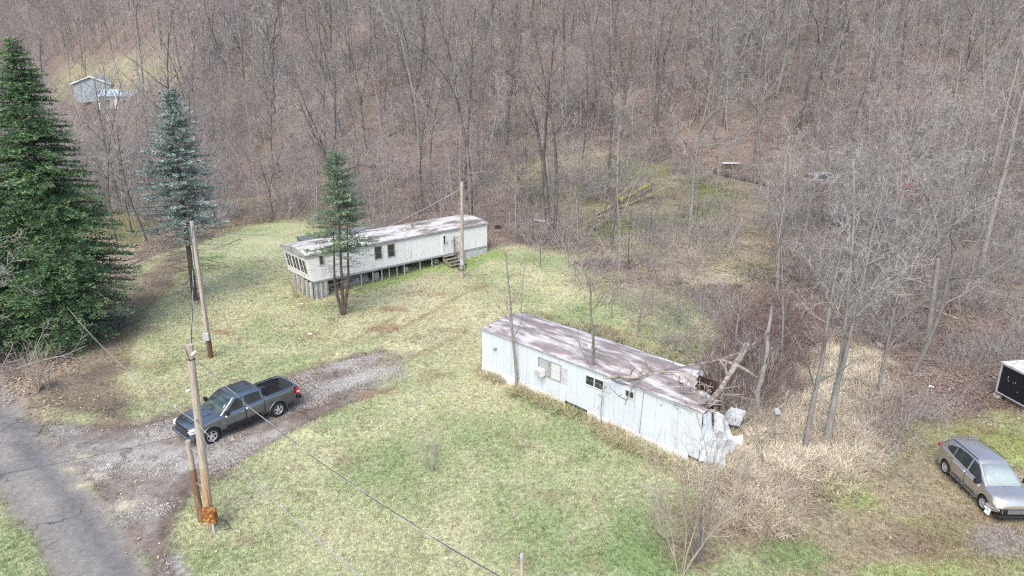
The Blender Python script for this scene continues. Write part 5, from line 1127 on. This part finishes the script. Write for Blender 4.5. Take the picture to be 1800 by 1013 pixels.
p = onbox(2.1, .2, gx); o = MB().box((-1.5, -.06, -.1), (1.2, .06, .3)).build('timber_sleeper', M_brownpole); o.location = p; o.rotation_euler = (0, 0, rz); tag(o, 'brown timber lying under the black-fronted box', 'timber')

# ---- fallen trees and logs
def log(name, label, pix, rad, mat, stubs=4, seed=1, cat='log', n=8, extra=()):
    rr = random.Random(seed); P_ = []
    for px, py, h in pix:
        q = at(px, py, h); P_.append(Vector((q[0], q[1], g0(q[0], q[1]) + h)))
    o0 = P_[0].copy(); t = thing(name, label, cat, o0); P_ = [p - o0 for p in P_]; pts = []; k = len(P_) - 1
    for i in range(k):
        for j in range(n // 2): pts.append(P_[i].lerp(P_[i + 1], j / (n // 2)) + rdir(rr) * rad[0] * .35)
    pts.append(P_[-1]); N_ = len(pts); MB().tube(pts, [(rad[0] + (rad[1] - rad[0]) * i / (N_ - 1)) * rr.uniform(.85, 1.12) for i in range(N_)], 9).build('trunk', mat, t, smooth=True)
    m = MB()
    for s in range(stubs):
        i = rr.randrange(1, N_ - 1); d = rdir(rr); d.z = abs(d.z); L_ = rr.uniform(.5, 1.6) * (1 if rad[0] < .2 else 1.3); p = pts[i]
        m.tube([p, p + d * L_ * .5, p + d * L_ + rdir(rr) * .2], [rad[1] * .5, rad[1] * .35, .012], 5)
        q = p + d * L_ * .5; m.tube([q, q + (d + rdir(rr)).normalized() * L_ * .5], [rad[1] * .3, .01], 4)
    for a, b in extra: m.tube([a, b], [.03, .012], 4)
    if stubs: m.build('branches', mat, t)
    return t
log('fallen_tree', 'thick broken barkless trunk leaning up from the crushed trailer end', [(1222, 735, 2.6), (1262, 690, 2.6), (1318, 600, 2.9)], (.09, .19), M_dead, 5, 3)
log('dead_trunk', 'pale peeling dead trunk standing crookedly right of the crushed trailer', [(1322, 742, .0), (1330, 700, 1.0), (1345, 640, 2.3), (1356, 540, 4.3)], (.22, .09), M_palebark, 3, 4)
log('fallen_branch', 'long branch lying across the crushed roof of the near trailer', [(1062, 664, 3.1), (1120, 664, 3.05), (1180, 650, 3.0), (1270, 632, 2.6), (1330, 610, 1.6)], (.06, .11), M_dead, 12, 5, 'branch')
log('fallen_branch', 'short pale stick propped against the front edge of the near trailer roof', [(1098, 712, 2.3), (1112, 680, 2.9), (1140, 656, 3.05)], (.025, .06), M_palebark, 2, 6, 'branch')
log('fallen_branch', 'dark forked branch on the collapsed roof corner', [(1190, 655, 3.0), (1196, 680, 2.9), (1222, 712, 2.9)], (.08, .06), M_bark, 8, 7, 'branch')
log('fallen_branch', 'broken branch pointing up behind the crushed roof of the near trailer', [(1225, 640, 1.6), (1205, 622, 2.0), (1182, 612, 2.4)], (.07, .03), M_bark, 5, 8, 'branch')
log('fallen_tree', 'yellow-green mossy fallen trunk on the brushy rise above the yard', [(1048, 378, .15), (1095, 350, .5), (1145, 322, .8)], (.14, .22), M_moss, 5, 9)
log('fallen_tree', 'second mossy fallen trunk just below the first one above the yard', [(1062, 376, .1), (1110, 357, .3), (1150, 340, .5)], (.10, .16), M_moss, 6, 10)
log('branch_pile', 'heap of broken brown branches and lath on the crushed corner of the near trailer roof', [(1195, 705, 2.75), (1225, 716, 2.6), (1252, 712, 2.2), (1275, 700, 1.4)], (.05, .035), M_dead, 34, 41, 'brush pile')
log('branch_pile', 'tangle of dead limbs on the ground behind the torn metal sheets', [(1285, 715, .5), (1310, 735, .3), (1335, 760, .2)], (.06, .035), M_dead, 22, 42, 'brush pile')
log('fallen_branch', 'dark limb sagging over the back edge of the crushed roof', [(1240, 655, 2.9), (1256, 690, 2.4), (1268, 730, 1.2)], (.07, .05), M_bark, 9, 43, 'branch')
log('fallen_log', 'long dark log lying on the slope below the white-topped bench', [(1258, 302, .3), (1310, 315, .25), (1400, 338, .2)], (.38, .22), M_bark, 0, 11)
log('fallen_log', 'dark fallen log on the leafy slope behind the far mobile home', [(628, 288, .2), (650, 292, .2), (672, 295, .2)], (.22, .15), M_bark, 3, 12)
log('fallen_log', 'grey log lying in the woods near the right edge', [(1745, 535, .2), (1800, 560, .2), (1830, 575, .2)], (.16, .2), M_bark, 2, 13)
log('branch_pile', 'pile of broken brown branches below the mossy trunks', [(1050, 382, .1), (1075, 375, .4), (1095, 368, .2)], (.07, .06), M_tan, 16, 14, 'brush pile')
log('branch_pile', 'reddish root clump with a broken sapling behind the near trailer', [(1105, 598, .0), (1115, 592, .5), (1108, 575, .9), (1135, 600, .3)], (.05, .04), M_tan, 10, 15, 'brush pile')
log('fallen_branch', 'thin broken stick lying right of the root clump behind the near trailer', [(1118, 590, .8), (1145, 597, .4), (1180, 604, .1)], (.03, .02), M_palebark, 1, 16, 'branch')
log('fallen_branch', 'pale forked dead branch standing left of the meter post', [(1345, 830, .0), (1340, 790, .7), (1330, 750, 1.4)], (.05, .03), M_palebark, 4, 17, 'branch')
log('fallen_branch', 'thin curved stick lying on the grass left of the damaged car', [(1580, 835, .03), (1600, 850, .05), (1612, 862, .03)], (.02, .012), M_palebark, 2, 18, 'branch')
log('fallen_branch', 'pile of pale twiggy branches at the yard corner right of the blue spruce', [(372, 438, .1), (395, 432, .3), (425, 420, .2)], (.05, .03), M_palebark, 12, 19, 'brush pile')
log('fallen_branch', 'pale split board-like branch on the leaf litter right of the big evergreen', [(232, 464, .06), (250, 456, .08)], (.07, .05), M_palebark, 0, 20, 'branch')
rr = random.Random(9)
for k in range(26):                                        # loose dead limbs on the forest floor
    px, py = (rr.uniform(640, 900), rr.uniform(200, 370)) if k < 8 else ((rr.uniform(950, 1420), rr.uniform(60, 330)) if k < 20 else (rr.uniform(1500, 1800), rr.uniform(480, 640)))
    a = rr.uniform(0, 6.28); x_, y_, _ = at(px, py); L_ = rr.uniform(1.2, 4.5); r_ = rr.uniform(.04, .14); q = [Vector((x_ + math.cos(a) * s * L_, y_ + math.sin(a) * s * L_, 0)) for s in (0, .5, 1)]
    for v in q: v.z = g0(v.x, v.y) + r_ * .8
    o = MB().tube([v - q[0] for v in q], [r_, r_ * .8, r_ * .5], 6).build('fallen_limb', M_dead if k % 3 else M_bark, None, smooth=True, loc=q[0]); wl = 'the leafy slope above the far mobile home' if k < 8 else ('the upper middle slope of the woods' if k < 20 else 'the woods uphill of the black-fronted box'); tag(o, ('greyish' if k % 3 else 'dark') + ' dead limb lying on ' + wl, 'branch', ('greyish' if k % 3 else 'dark') + ' dead limbs on ' + wl)
# ---- small things
x_, y_, _ = at(940, 393); q = at(980, 398); o = MB().tube([(0, 0, .35), (q[0] - x_, q[1] - y_, g0(q[0], q[1]) - g0(x_, y_) + .3)], .085, 8).build('white_pipe', M_white, None, loc=(x_, y_, g0(x_, y_))); tag(o, 'white pipe lying across the foot of the tall forked tree', 'pipe')
x_, y_, _ = at(1284, 297); t = thing('bench', 'small bench with a white top on the slope above the long dark log', 'bench', (x_, y_, g0(x_, y_)), -.1)
MB().box((-1.0, -.35, .62), (1.0, .35, .70)).build('top', M_white, t)
for a in (-.85, .85): MB().box((a - .06, -.3, -.1), (a + .06, .3, .619)).build('leg', M_wood, t)
MB().box((-.8, .0, .15), (.8, .05, .6)).build('back_panel', M_wood, t)
def tyre(px, py, r, lab, tilt=.3):
    x_, y_, _ = at(px, py); m = MB(); n = 20; k = 8; rt = r * .28
    for i in range(n):
        a = 6.28318 * i / n
        for j in range(k): b = 6.28318 * j / k; q = r - rt + rt * math.cos(b); m.v.append((q * math.cos(a), q * math.sin(a), rt * 1.1 + rt * .95 * math.sin(b)))
    m.f = [(i * k + j, ((i + 1) % n) * k + j, ((i + 1) % n) * k + (j + 1) % k, i * k + (j + 1) % k) for i in range(n) for j in range(k)]
    o = m.build('old_tyre', M_black, None, smooth=True, loc=(x_, y_, g0(x_, y_) + .02)); o.rotation_euler = (tilt, .1, .4); tag(o, lab, 'tyre')
tyre(272, 413, .42, 'black tyre lying in the brush behind the blue spruce', .5)
tyre(876, 402, .38, 'dark tyre in the dead brush at the right end of the far mobile home', .2)
tyre(1043, 405, .3, 'small dark tyre in the tangled brush below the mossy fallen trunk', .6)
rr = random.Random(5)
def scrap(px, py, s, mat, lab, cat='litter', name='scrap'):
    x_, y_, _ = at(px, py); m = MB(); n = 8; pts = [(s * math.cos(6.28 * i / n) * rr.uniform(.6, 1.1), s * .7 * math.sin(6.28 * i / n) * rr.uniform(.6, 1.1)) for i in range(n)]
    m.v = [(a, b, .01) for a, b in pts] + [(a * .55, b * .55, s * rr.uniform(.25, .5)) for a, b in pts] + [(0, 0, s * .45)]
    m.f = [(i, (i + 1) % n, n + (i + 1) % n, n + i) for i in range(n)] + [(n + i, n + (i + 1) % n, 2 * n) for i in range(n)]
    o = m.build(name, mat, None, loc=(x_, y_, gz(x_, y_))); tag(o, lab, cat)
scrap(545, 587, .18, M_white, 'white scrap beside the rusty leaf patch on the upper lawn')
scrap(530, 534, .14, M_white, 'small white scrap on the grass left of the green spruce foot')
scrap(432, 530, .12, M_white, 'tiny white scrap on the lawn right of the leaning pole')
scrap(331, 690, .18, M_white, 'pale scrap in the grass just behind the tall utility pole')
scrap(1637, 679, .2, M_white, 'white scrap on the ground left of the black-fronted box')
scrap(858, 792, .12, M_brownpole, 'brown leaf clump on the near lawn below the trailer')
scrap(955, 978, .13, M_brownpole, 'brown leaf clump near the short grey post')
scrap(1184, 868, .14, M_brownpole, 'brown clump on the lawn below the crushed trailer end')
scrap(843, 628, .22, M_block, 'grey rubble at the left corner of the near trailer'); scrap(843, 646, .25, M_block, 'grey block at the left foot of the near trailer', 'block', 'rubble')
scrap(1228, 850, .2, M_white, 'small white scrap in the grass under the tall many-stemmed tree'); scrap(1270, 858, .22, M_white, 'white scrap in the dry grass below the torn sheets')
scrap(1300, 620, .2, M_black, 'dark bag-like clump behind the crushed end of the near trailer')
scrap(1155, 850, .1, M_brownpole, 'small brown tuft low on the near lawn')
scrap(1420, 372, .3, M_block, 'pale lump of debris in the right-hand woods')
x_, y_, _ = at(425, 372); scrap(425, 372, .5, M_black, 'dark heap of junk at the woods edge right of the blue spruce', 'debris', 'junk_heap')

# ---------------------------------------------------------------- ground cover
M_grass = attr_mat('grass_blades', 'INSTANCER', .85, (.8, 1.2), 3, 12, bump=0)
nr = np.random.RandomState(4)
def tuft(n, h, spread, w, bend, seed, seg=2):
    rr = random.Random(seed); m = MB()
    for k in range(n):
        a = rr.uniform(0, 6.28); r_ = rr.random() ** .5 * spread; bx_, by_ = r_ * math.cos(a), r_ * math.sin(a); d = rr.uniform(0, 6.28); H = h * rr.uniform(.6, 1.15); bn = bend * rr.uniform(.3, 1.3); wx, wy = -math.sin(d) * w, math.cos(d) * w; b0 = len(m.v)
        for i in range(seg + 1):
            s = i / seg; cx_, cy_ = bx_ + math.cos(d) * bn * H * s * s, by_ + math.sin(d) * bn * H * s * s; zz = H * (s - .35 * bn * s * s); ww = 1 - .85 * s
            m.v += [(cx_ - wx * ww, cy_ - wy * ww, zz), (cx_ + wx * ww, cy_ + wy * ww, zz)]
        for i in range(seg): m.f.append((b0 + 2 * i, b0 + 2 * i + 1, b0 + 2 * i + 3, b0 + 2 * i + 2))
    return m
def sample(n, x0, x1, y0, y1, wfun):
    x_ = nr.uniform(x0, x1, n); y_ = nr.uniform(y0, y1, n); u_ = np.abs(x_ / y_); z_ = zones(x_, y_); k = (u_ < .92) & (nr.rand(n) < wfun(x_, y_, z_)); x_, y_ = x_[k], y_[k]; z_ = {a: b[k] for a, b in z_.items()}
    return x_, y_, G0(x_, y_) + relief(x_, y_, z_), z_
def put(name, mb, x_, y_, g_, smin, smax, c, mat, label, tilt=.15, dz=-.01):
    n = len(x_); rot = np.stack([nr.uniform(-tilt, tilt, n), nr.uniform(-tilt, tilt, n), nr.uniform(0, 6.28, n)], 1)
    print(name, n); return scatter(name, mb, x_, y_, g_ + dz, rot, nr.uniform(smin, smax, n), np.clip(c, 0, 1), mat, label)
def jit(c, a=.25, hue=.08): n = len(c); return c * nr.uniform(1 - a, 1 + a, (n, 1)) * nr.uniform(1 - hue, 1 + hue, (n, 3))
def brushcol(n, a, b): t = nr.rand(n, 1); return jit(np.array([a]) * (1 - t) + np.array([b]) * t, .25, .04)
hardm = lambda z_: np.maximum.reduce([z_['road'], z_['drive'] * .85, z_['track'] * .6])
for k in range(2):
    x_, y_, g_, z_ = sample(150000, -32, 34, 15, 58, lambda x, y, z: z['lawn'] * (1 - hardm(z)) * np.clip(1.25 - y / 60, .3, 1) * (.45 + .55 * vn(x, y, 1.1, 40 + k)))
    put('lawn_grass', tuft(7, .10, .10, .008, .6, 60 + k), x_, y_, g_, .7, 1.5, jit(gcol(x_, y_, z_) * 1.12, .42, .10), M_grass, 'short winter lawn grass, green mixed with straw', .3)
for k in range(2):
    x_, y_, g_, z_ = sample(130000, -12, 40, 16, 50, lambda x, y, z: np.clip(z['band'] * 1.0 + z['behind'] * .5 + z['foot'] * .8 + z['mid'] * .18, 0, 1) * (1 - hardm(z)) * ss(.3, .6, vn(x, y, 1.2, 50 + k)))
    put('dry_grass', tuft(20, .52, .18, .012, 1.1, 70 + k, 3), x_, y_, g_, .5, 1.5, jit(gcol(x_, y_, z_) * 1.05 + np.array((.04, .035, .02)), .22, .05), M_grass, 'long straw-coloured dead grass lying in clumps', .5)
for k in range(2):
    x_, y_, g_, z_ = sample(26000, 4, 20, 18, 34, lambda x, y, z: z['band'] * (.25 + .75 * ss(.3, .6, vn(x, y, 1.0, 52 + k))))
    put('straw_tussocks', tuft(18, .42, .28, .012, 1.6, 75 + k, 3), x_, y_, g_, .4, 1.3, brushcol(len(x_), (.66, .59, .46), (.42, .35, .26)), M_grass, 'pale straw-coloured tussocks in the band beside the crushed trailer', .5)
# leaf litter: patches of loose leaves
def leafpatch(n, r_, s, seed):
    rr = random.Random(seed); m = MB()
    for k in range(n):
        a = rr.uniform(0, 6.28); q = r_ * rr.random() ** .5; cx_, cy_ = q * math.cos(a), q * math.sin(a); b = rr.uniform(0, 6.28); e1 = Vector((math.cos(b), math.sin(b), rr.uniform(-.5, .5))) * s * rr.uniform(.6, 1.2); e2 = Vector((-math.sin(b), math.cos(b), rr.uniform(-.5, .5))) * s * .6; c = Vector((cx_, cy_, .03 + rr.random() * .03))
        m.add([c - e1, c + e2, c + e1, c - e2], [(0, 1, 2, 3)])
    return m
M_leaf = attr_mat('fallen_leaves', 'INSTANCER', .8, (.65, 1.35), 7, 19, bump=0)
x_, y_, g_, z_ = sample(42000, -70, 80, 22, 125, lambda x, y, z: (1 - np.maximum.reduce([z['lawn'], z['drive'], z['road'], z['field'], z['track'] * .6])) * np.clip(1.3 - y / 120, .25, 1))
put('leaf_litter', leafpatch(26, .75, .075, 1), x_, y_, g_, .8, 1.3, jit(gcol(x_, y_, z_) * 1.12 + np.array((.03, .02, .015)), .35, .08), M_leaf, 'brown fallen leaves carpeting the woodland floor', .1)
x_, y_, g_, z_ = sample(16000, -30, 32, 15, 56, lambda x, y, z: np.clip(z['lawn'] * (.12 + .5 * ss(28, 33, y) * (x < -6) + .25 * (x > 9)) + z['track'] * .6 + z['pine'] * .7, 0, 1) * (1 - z['road']) * ss(.35, .7, vn(x, y, 2.2, 55)))
n = len(x_); cc = np.where(nr.rand(n, 1) < .55, np.array([[.42, .33, .22]]), np.array([[.27, .19, .13]])); put('scattered_leaves', leafpatch(4, .5, .06, 2), x_, y_, g_, .7, 1.3, jit(cc, .3), M_leaf, 'pale and brown leaves scattered over the grass', .1)
# stones on the drive and the road edge
def stones(n, r_, s, seed):
    rr = random.Random(seed); m = MB()
    for k in range(n):
        a = rr.uniform(0, 6.28); q = r_ * rr.random() ** .5; t_ = s * rr.uniform(.5, 1.4); c = Vector((q * math.cos(a), q * math.sin(a), 0)); P_ = [c + Vector((t_ * math.cos(b), t_ * .8 * math.sin(b), 0)) for b in (0, 1.5, 3, 4.5)] + [c + Vector((0, 0, t_ * .7))]
        m.add(P_, [(0, 1, 4), (1, 2, 4), (2, 3, 4), (3, 0, 4)])
    return m
x_, y_, g_, z_ = sample(26000, -26, 0, 17, 44, lambda x, y, z: np.clip(z['drive'] * (1 - z['road']) + .25 * z['drive'] * z['road'], 0, 1) * ss(.35, .75, vn(x, y, 1.6, 61)))
put('gravel', stones(16, .35, .022, 3), x_, y_, g_, .7, 1.4, jit(np.tile(np.array([[.40, .39, .37]]), (len(x_), 1)), .35, .03), M_leaf, 'loose pale gravel on the driveway', .05, .0)
# brambles and brush: arching bare stems
def bramble(n, h, spread, seed, r_=.009, arch=1.0):
    rr = random.Random(seed); m = MB()
    for k in range(n):
        a = rr.uniform(0, 6.28); q = spread * .6 * rr.random(); p = Vector((q * math.cos(a), q * math.sin(a), 0)); d = Vector((math.cos(a + rr.uniform(-1, 1)) * .6, math.sin(a + rr.uniform(-1, 1)) * .6, 1)).normalized(); H = h * rr.uniform(.5, 1.15); pts = [p]; seg = 5
        for i in range(seg): d = (d + rdir(rr) * .3 - Vector((0, 0, arch * .22 * i / seg * 1.6))).normalized(); p = p + d * H / seg * 1.3; pts.append(p)
        m.tube(pts, [r_ * (1 - .7 * i / seg) for i in range(seg + 1)], 3, cap=False)
        for e in range(4):
            s = rr.randrange(1, seg); dd = (d * .3 + rdir(rr)).normalized() * H * rr.uniform(.2, .45); m.tube([pts[s], pts[s] + dd * .5, pts[s] + dd + rdir(rr) * .08], [r_ * .6, r_ * .45, r_ * .3], 3, cap=False)
    return m
M_brush = attr_mat('brush_stems', 'INSTANCER', .9, (.75, 1.25), 2, 9, bump=0)
def wood_w(x, y, z): return 1 - np.maximum.reduce([z['lawn'], z['drive'], z['road'], z['track'], z['field'], z['pine'] * .8, z['band'] * .92, z['behind'] * .5])
def nohome(x, y):
    dx, dy = x - O1[0], y - O1[1]; X_ = dx * math.cos(RZ1) + dy * math.sin(RZ1); Y_ = -dx * math.sin(RZ1) + dy * math.cos(RZ1); k1 = (X_ > -1.5) & (X_ < 17) & (Y_ > -3) & (Y_ < 7.6)
    dx, dy = x - O2[0], y - O2[1]; X_ = dx * math.cos(RZ2) + dy * math.sin(RZ2); Y_ = -dx * math.sin(RZ2) + dy * math.cos(RZ2); k2 = (X_ > -1) & (X_ < 14.6) & (Y_ > -1) & (Y_ < 5)
    px = 900 + F * x / np.maximum(y * math.cos(PITCH) + 18 * math.sin(PITCH), 1); return ~(k1 | k2)
x_, y_, g_, z_ = sample(12000, -8, 62, 27, 78, lambda x, y, z: wood_w(x, y, z) * (1 - .8 * z['mid']) * nohome(x, y) * ss(.25, .6, vn(x, y, 4, 71)) * (x > .12 * y) * (1 - ss(60, 80, y) * .6) * ~((x > 24) & (y < 38)))
put('bramble_thicket', bramble(13, 1.7, 1.1, 5), x_, y_, g_, .55, 1.3, brushcol(len(x_), (.36, .345, .325), (.25, .22, .20)), M_brush, 'tangled pale brambles and brush filling the right-hand woods', .3)
x_, y_, g_, z_ = sample(9000, -75, 20, 50, 170, lambda x, y, z: wood_w(x, y, z) * (1 - .8 * z['mid']) * nohome(x, y) * ss(.3, .65, vn(x, y, 7, 72)) * np.where(x < -.3 * y, .8, .35))
put('undergrowth', bramble(16, 2.2, 1.5, 6, .013, .5), x_, y_, g_, .6, 1.5, brushcol(len(x_), (.325, .30, .29), (.22, .195, .185)), M_brush, 'leafless undergrowth below the hillside trees', .3)  # stem colours lightened and cooled to stand in for slight haze
x_, y_, g_, z_ = sample(4200, 0, 110, 60, 135, lambda x, y, z: wood_w(x, y, z) * ss(.35, .7, vn(x, y, 6, 73)) * .7)
put('undergrowth', bramble(16, 2.4, 1.5, 8, .014, .5), x_, y_, g_, .6, 1.5, brushcol(len(x_), (.32, .30, .285), (.22, .19, .175)), M_brush, 'leafless undergrowth on the upper right slope', .3)  # same haze put into the stem colour
x_, y_, g_, z_ = sample(14000, 2, 42, 17, 46, lambda x, y, z: (z['band'] * .05 + z['behind'] * .08 + z['moss'] * .16) * nohome(x, y) * ~((x > 19.8) & (x < 22.8) & (y > 23) & (y < 28.5)))
put('weeds', bramble(9, .8, .5, 7, .006), x_, y_, g_, .5, 1.2, brushcol(len(x_), (.45, .40, .31), (.30, .22, .15)), M_brush, 'dry weed stalks among the straw grass', .3)

VINES = gp([(1262, 640), (1300, 560), (1360, 520), (1420, 560), (1400, 640), (1385, 700), (1330, 740), (1280, 730), (1262, 690)])
x_, y_, g_, z_ = sample(6000, 6, 22, 25, 50, lambda x, y, z: ss(-.3, .6, sdf(VINES, x, y)) * nohome(x, y))
put('vine_tangle', bramble(16, 1.5, .9, 9, .009, 1.3), x_, y_, g_, .5, 1.1, brushcol(len(x_), (.28, .22, .20), (.17, .125, .115)), M_brush, 'dark purplish vine tangle behind the crushed end of the near trailer', .5)
# slim saplings and far woods that read as one mass
def small_tree(seed, H, r, n):
    mb = tree_meshes(seed, H, r, tparams(seg=[6, 4, 3, 1], end=[.2, .3, .4, .5], wob=[.08, .18, .25, .3], up=[.03, .07, .05, 0], sides=[4, 3, 3, 3], mb=[0, 0, 0, 0], n=n, first=[.25, .2, .15], len=[.36, .5, .55], rr=[.5, .5, .6], rmin=.01), .08); return mb[0]
for k, (H, r, n_) in enumerate(((9, .055, [12, 6, 5]), (7, .04, [11, 6, 5]), (12, .08, [13, 6, 6]))):
    x_, y_, g_, z_ = sample(3600, -90, 100, 40, 175, lambda x, y, z: wood_w(x, y, z) * nohome(x, y) * (1 - .9 * z['mid']) * (1 - .6 * z['valley']) * (y > 50 + .0 * x) * ss(.25, .6, vn(x, y, 9, 80 + k)) * .42 * ~((x > 45) & (x < 56) & (y > 55) & (y < 72)))
    px_, py_ = prj(x_, y_, g_); kk = ~((px_ > 115) & (px_ < 260) & (py_ > 110) & (py_ < 330) & (nr.rand(len(px_)) < .6)) & ~((px_ > 1560) & (px_ < 1630) & (py_ > 320) & (py_ < 440)); x_, y_, g_ = x_[kk], y_[kk], g_[kk]
    put('sapling_growth', small_tree(300 + k, H, r, n_), x_, y_, g_, .6, 1.2, brushcol(len(x_), (.335, .318, .31), (.23, .21, .20)), M_brush, 'thin grey saplings crowding between the larger trees of the woods', .1, -.1)  # sapling colour carries a painted touch of haze
x_, y_, g_, z_ = sample(9000, -260, 190, 120, 330, lambda x, y, z: wood_w(x, y, z) * ((y > 150) | (x < -.5 * y) & (y > 205) | (x < -75) & (y > 165)) * .8)
px_, py_ = prj(x_, y_, g_); kk = (py_ > -60) & ~((px_ > 90) & (px_ < 340) & (py_ > 108) & (py_ < 330) & (nr.rand(len(px_)) < .93)); x_, y_, g_ = x_[kk], y_[kk], g_[kk]
put('distant_woods', small_tree(310, 15, .14, [14, 7, 6]), x_, y_, g_, .7, 1.2, brushcol(len(x_), (.33, .31, .305), (.23, .21, .205)), M_brush, 'distant bare woods covering the upper hillside', .08, -.1)  # far trees paler and cooler: haze painted into their colour
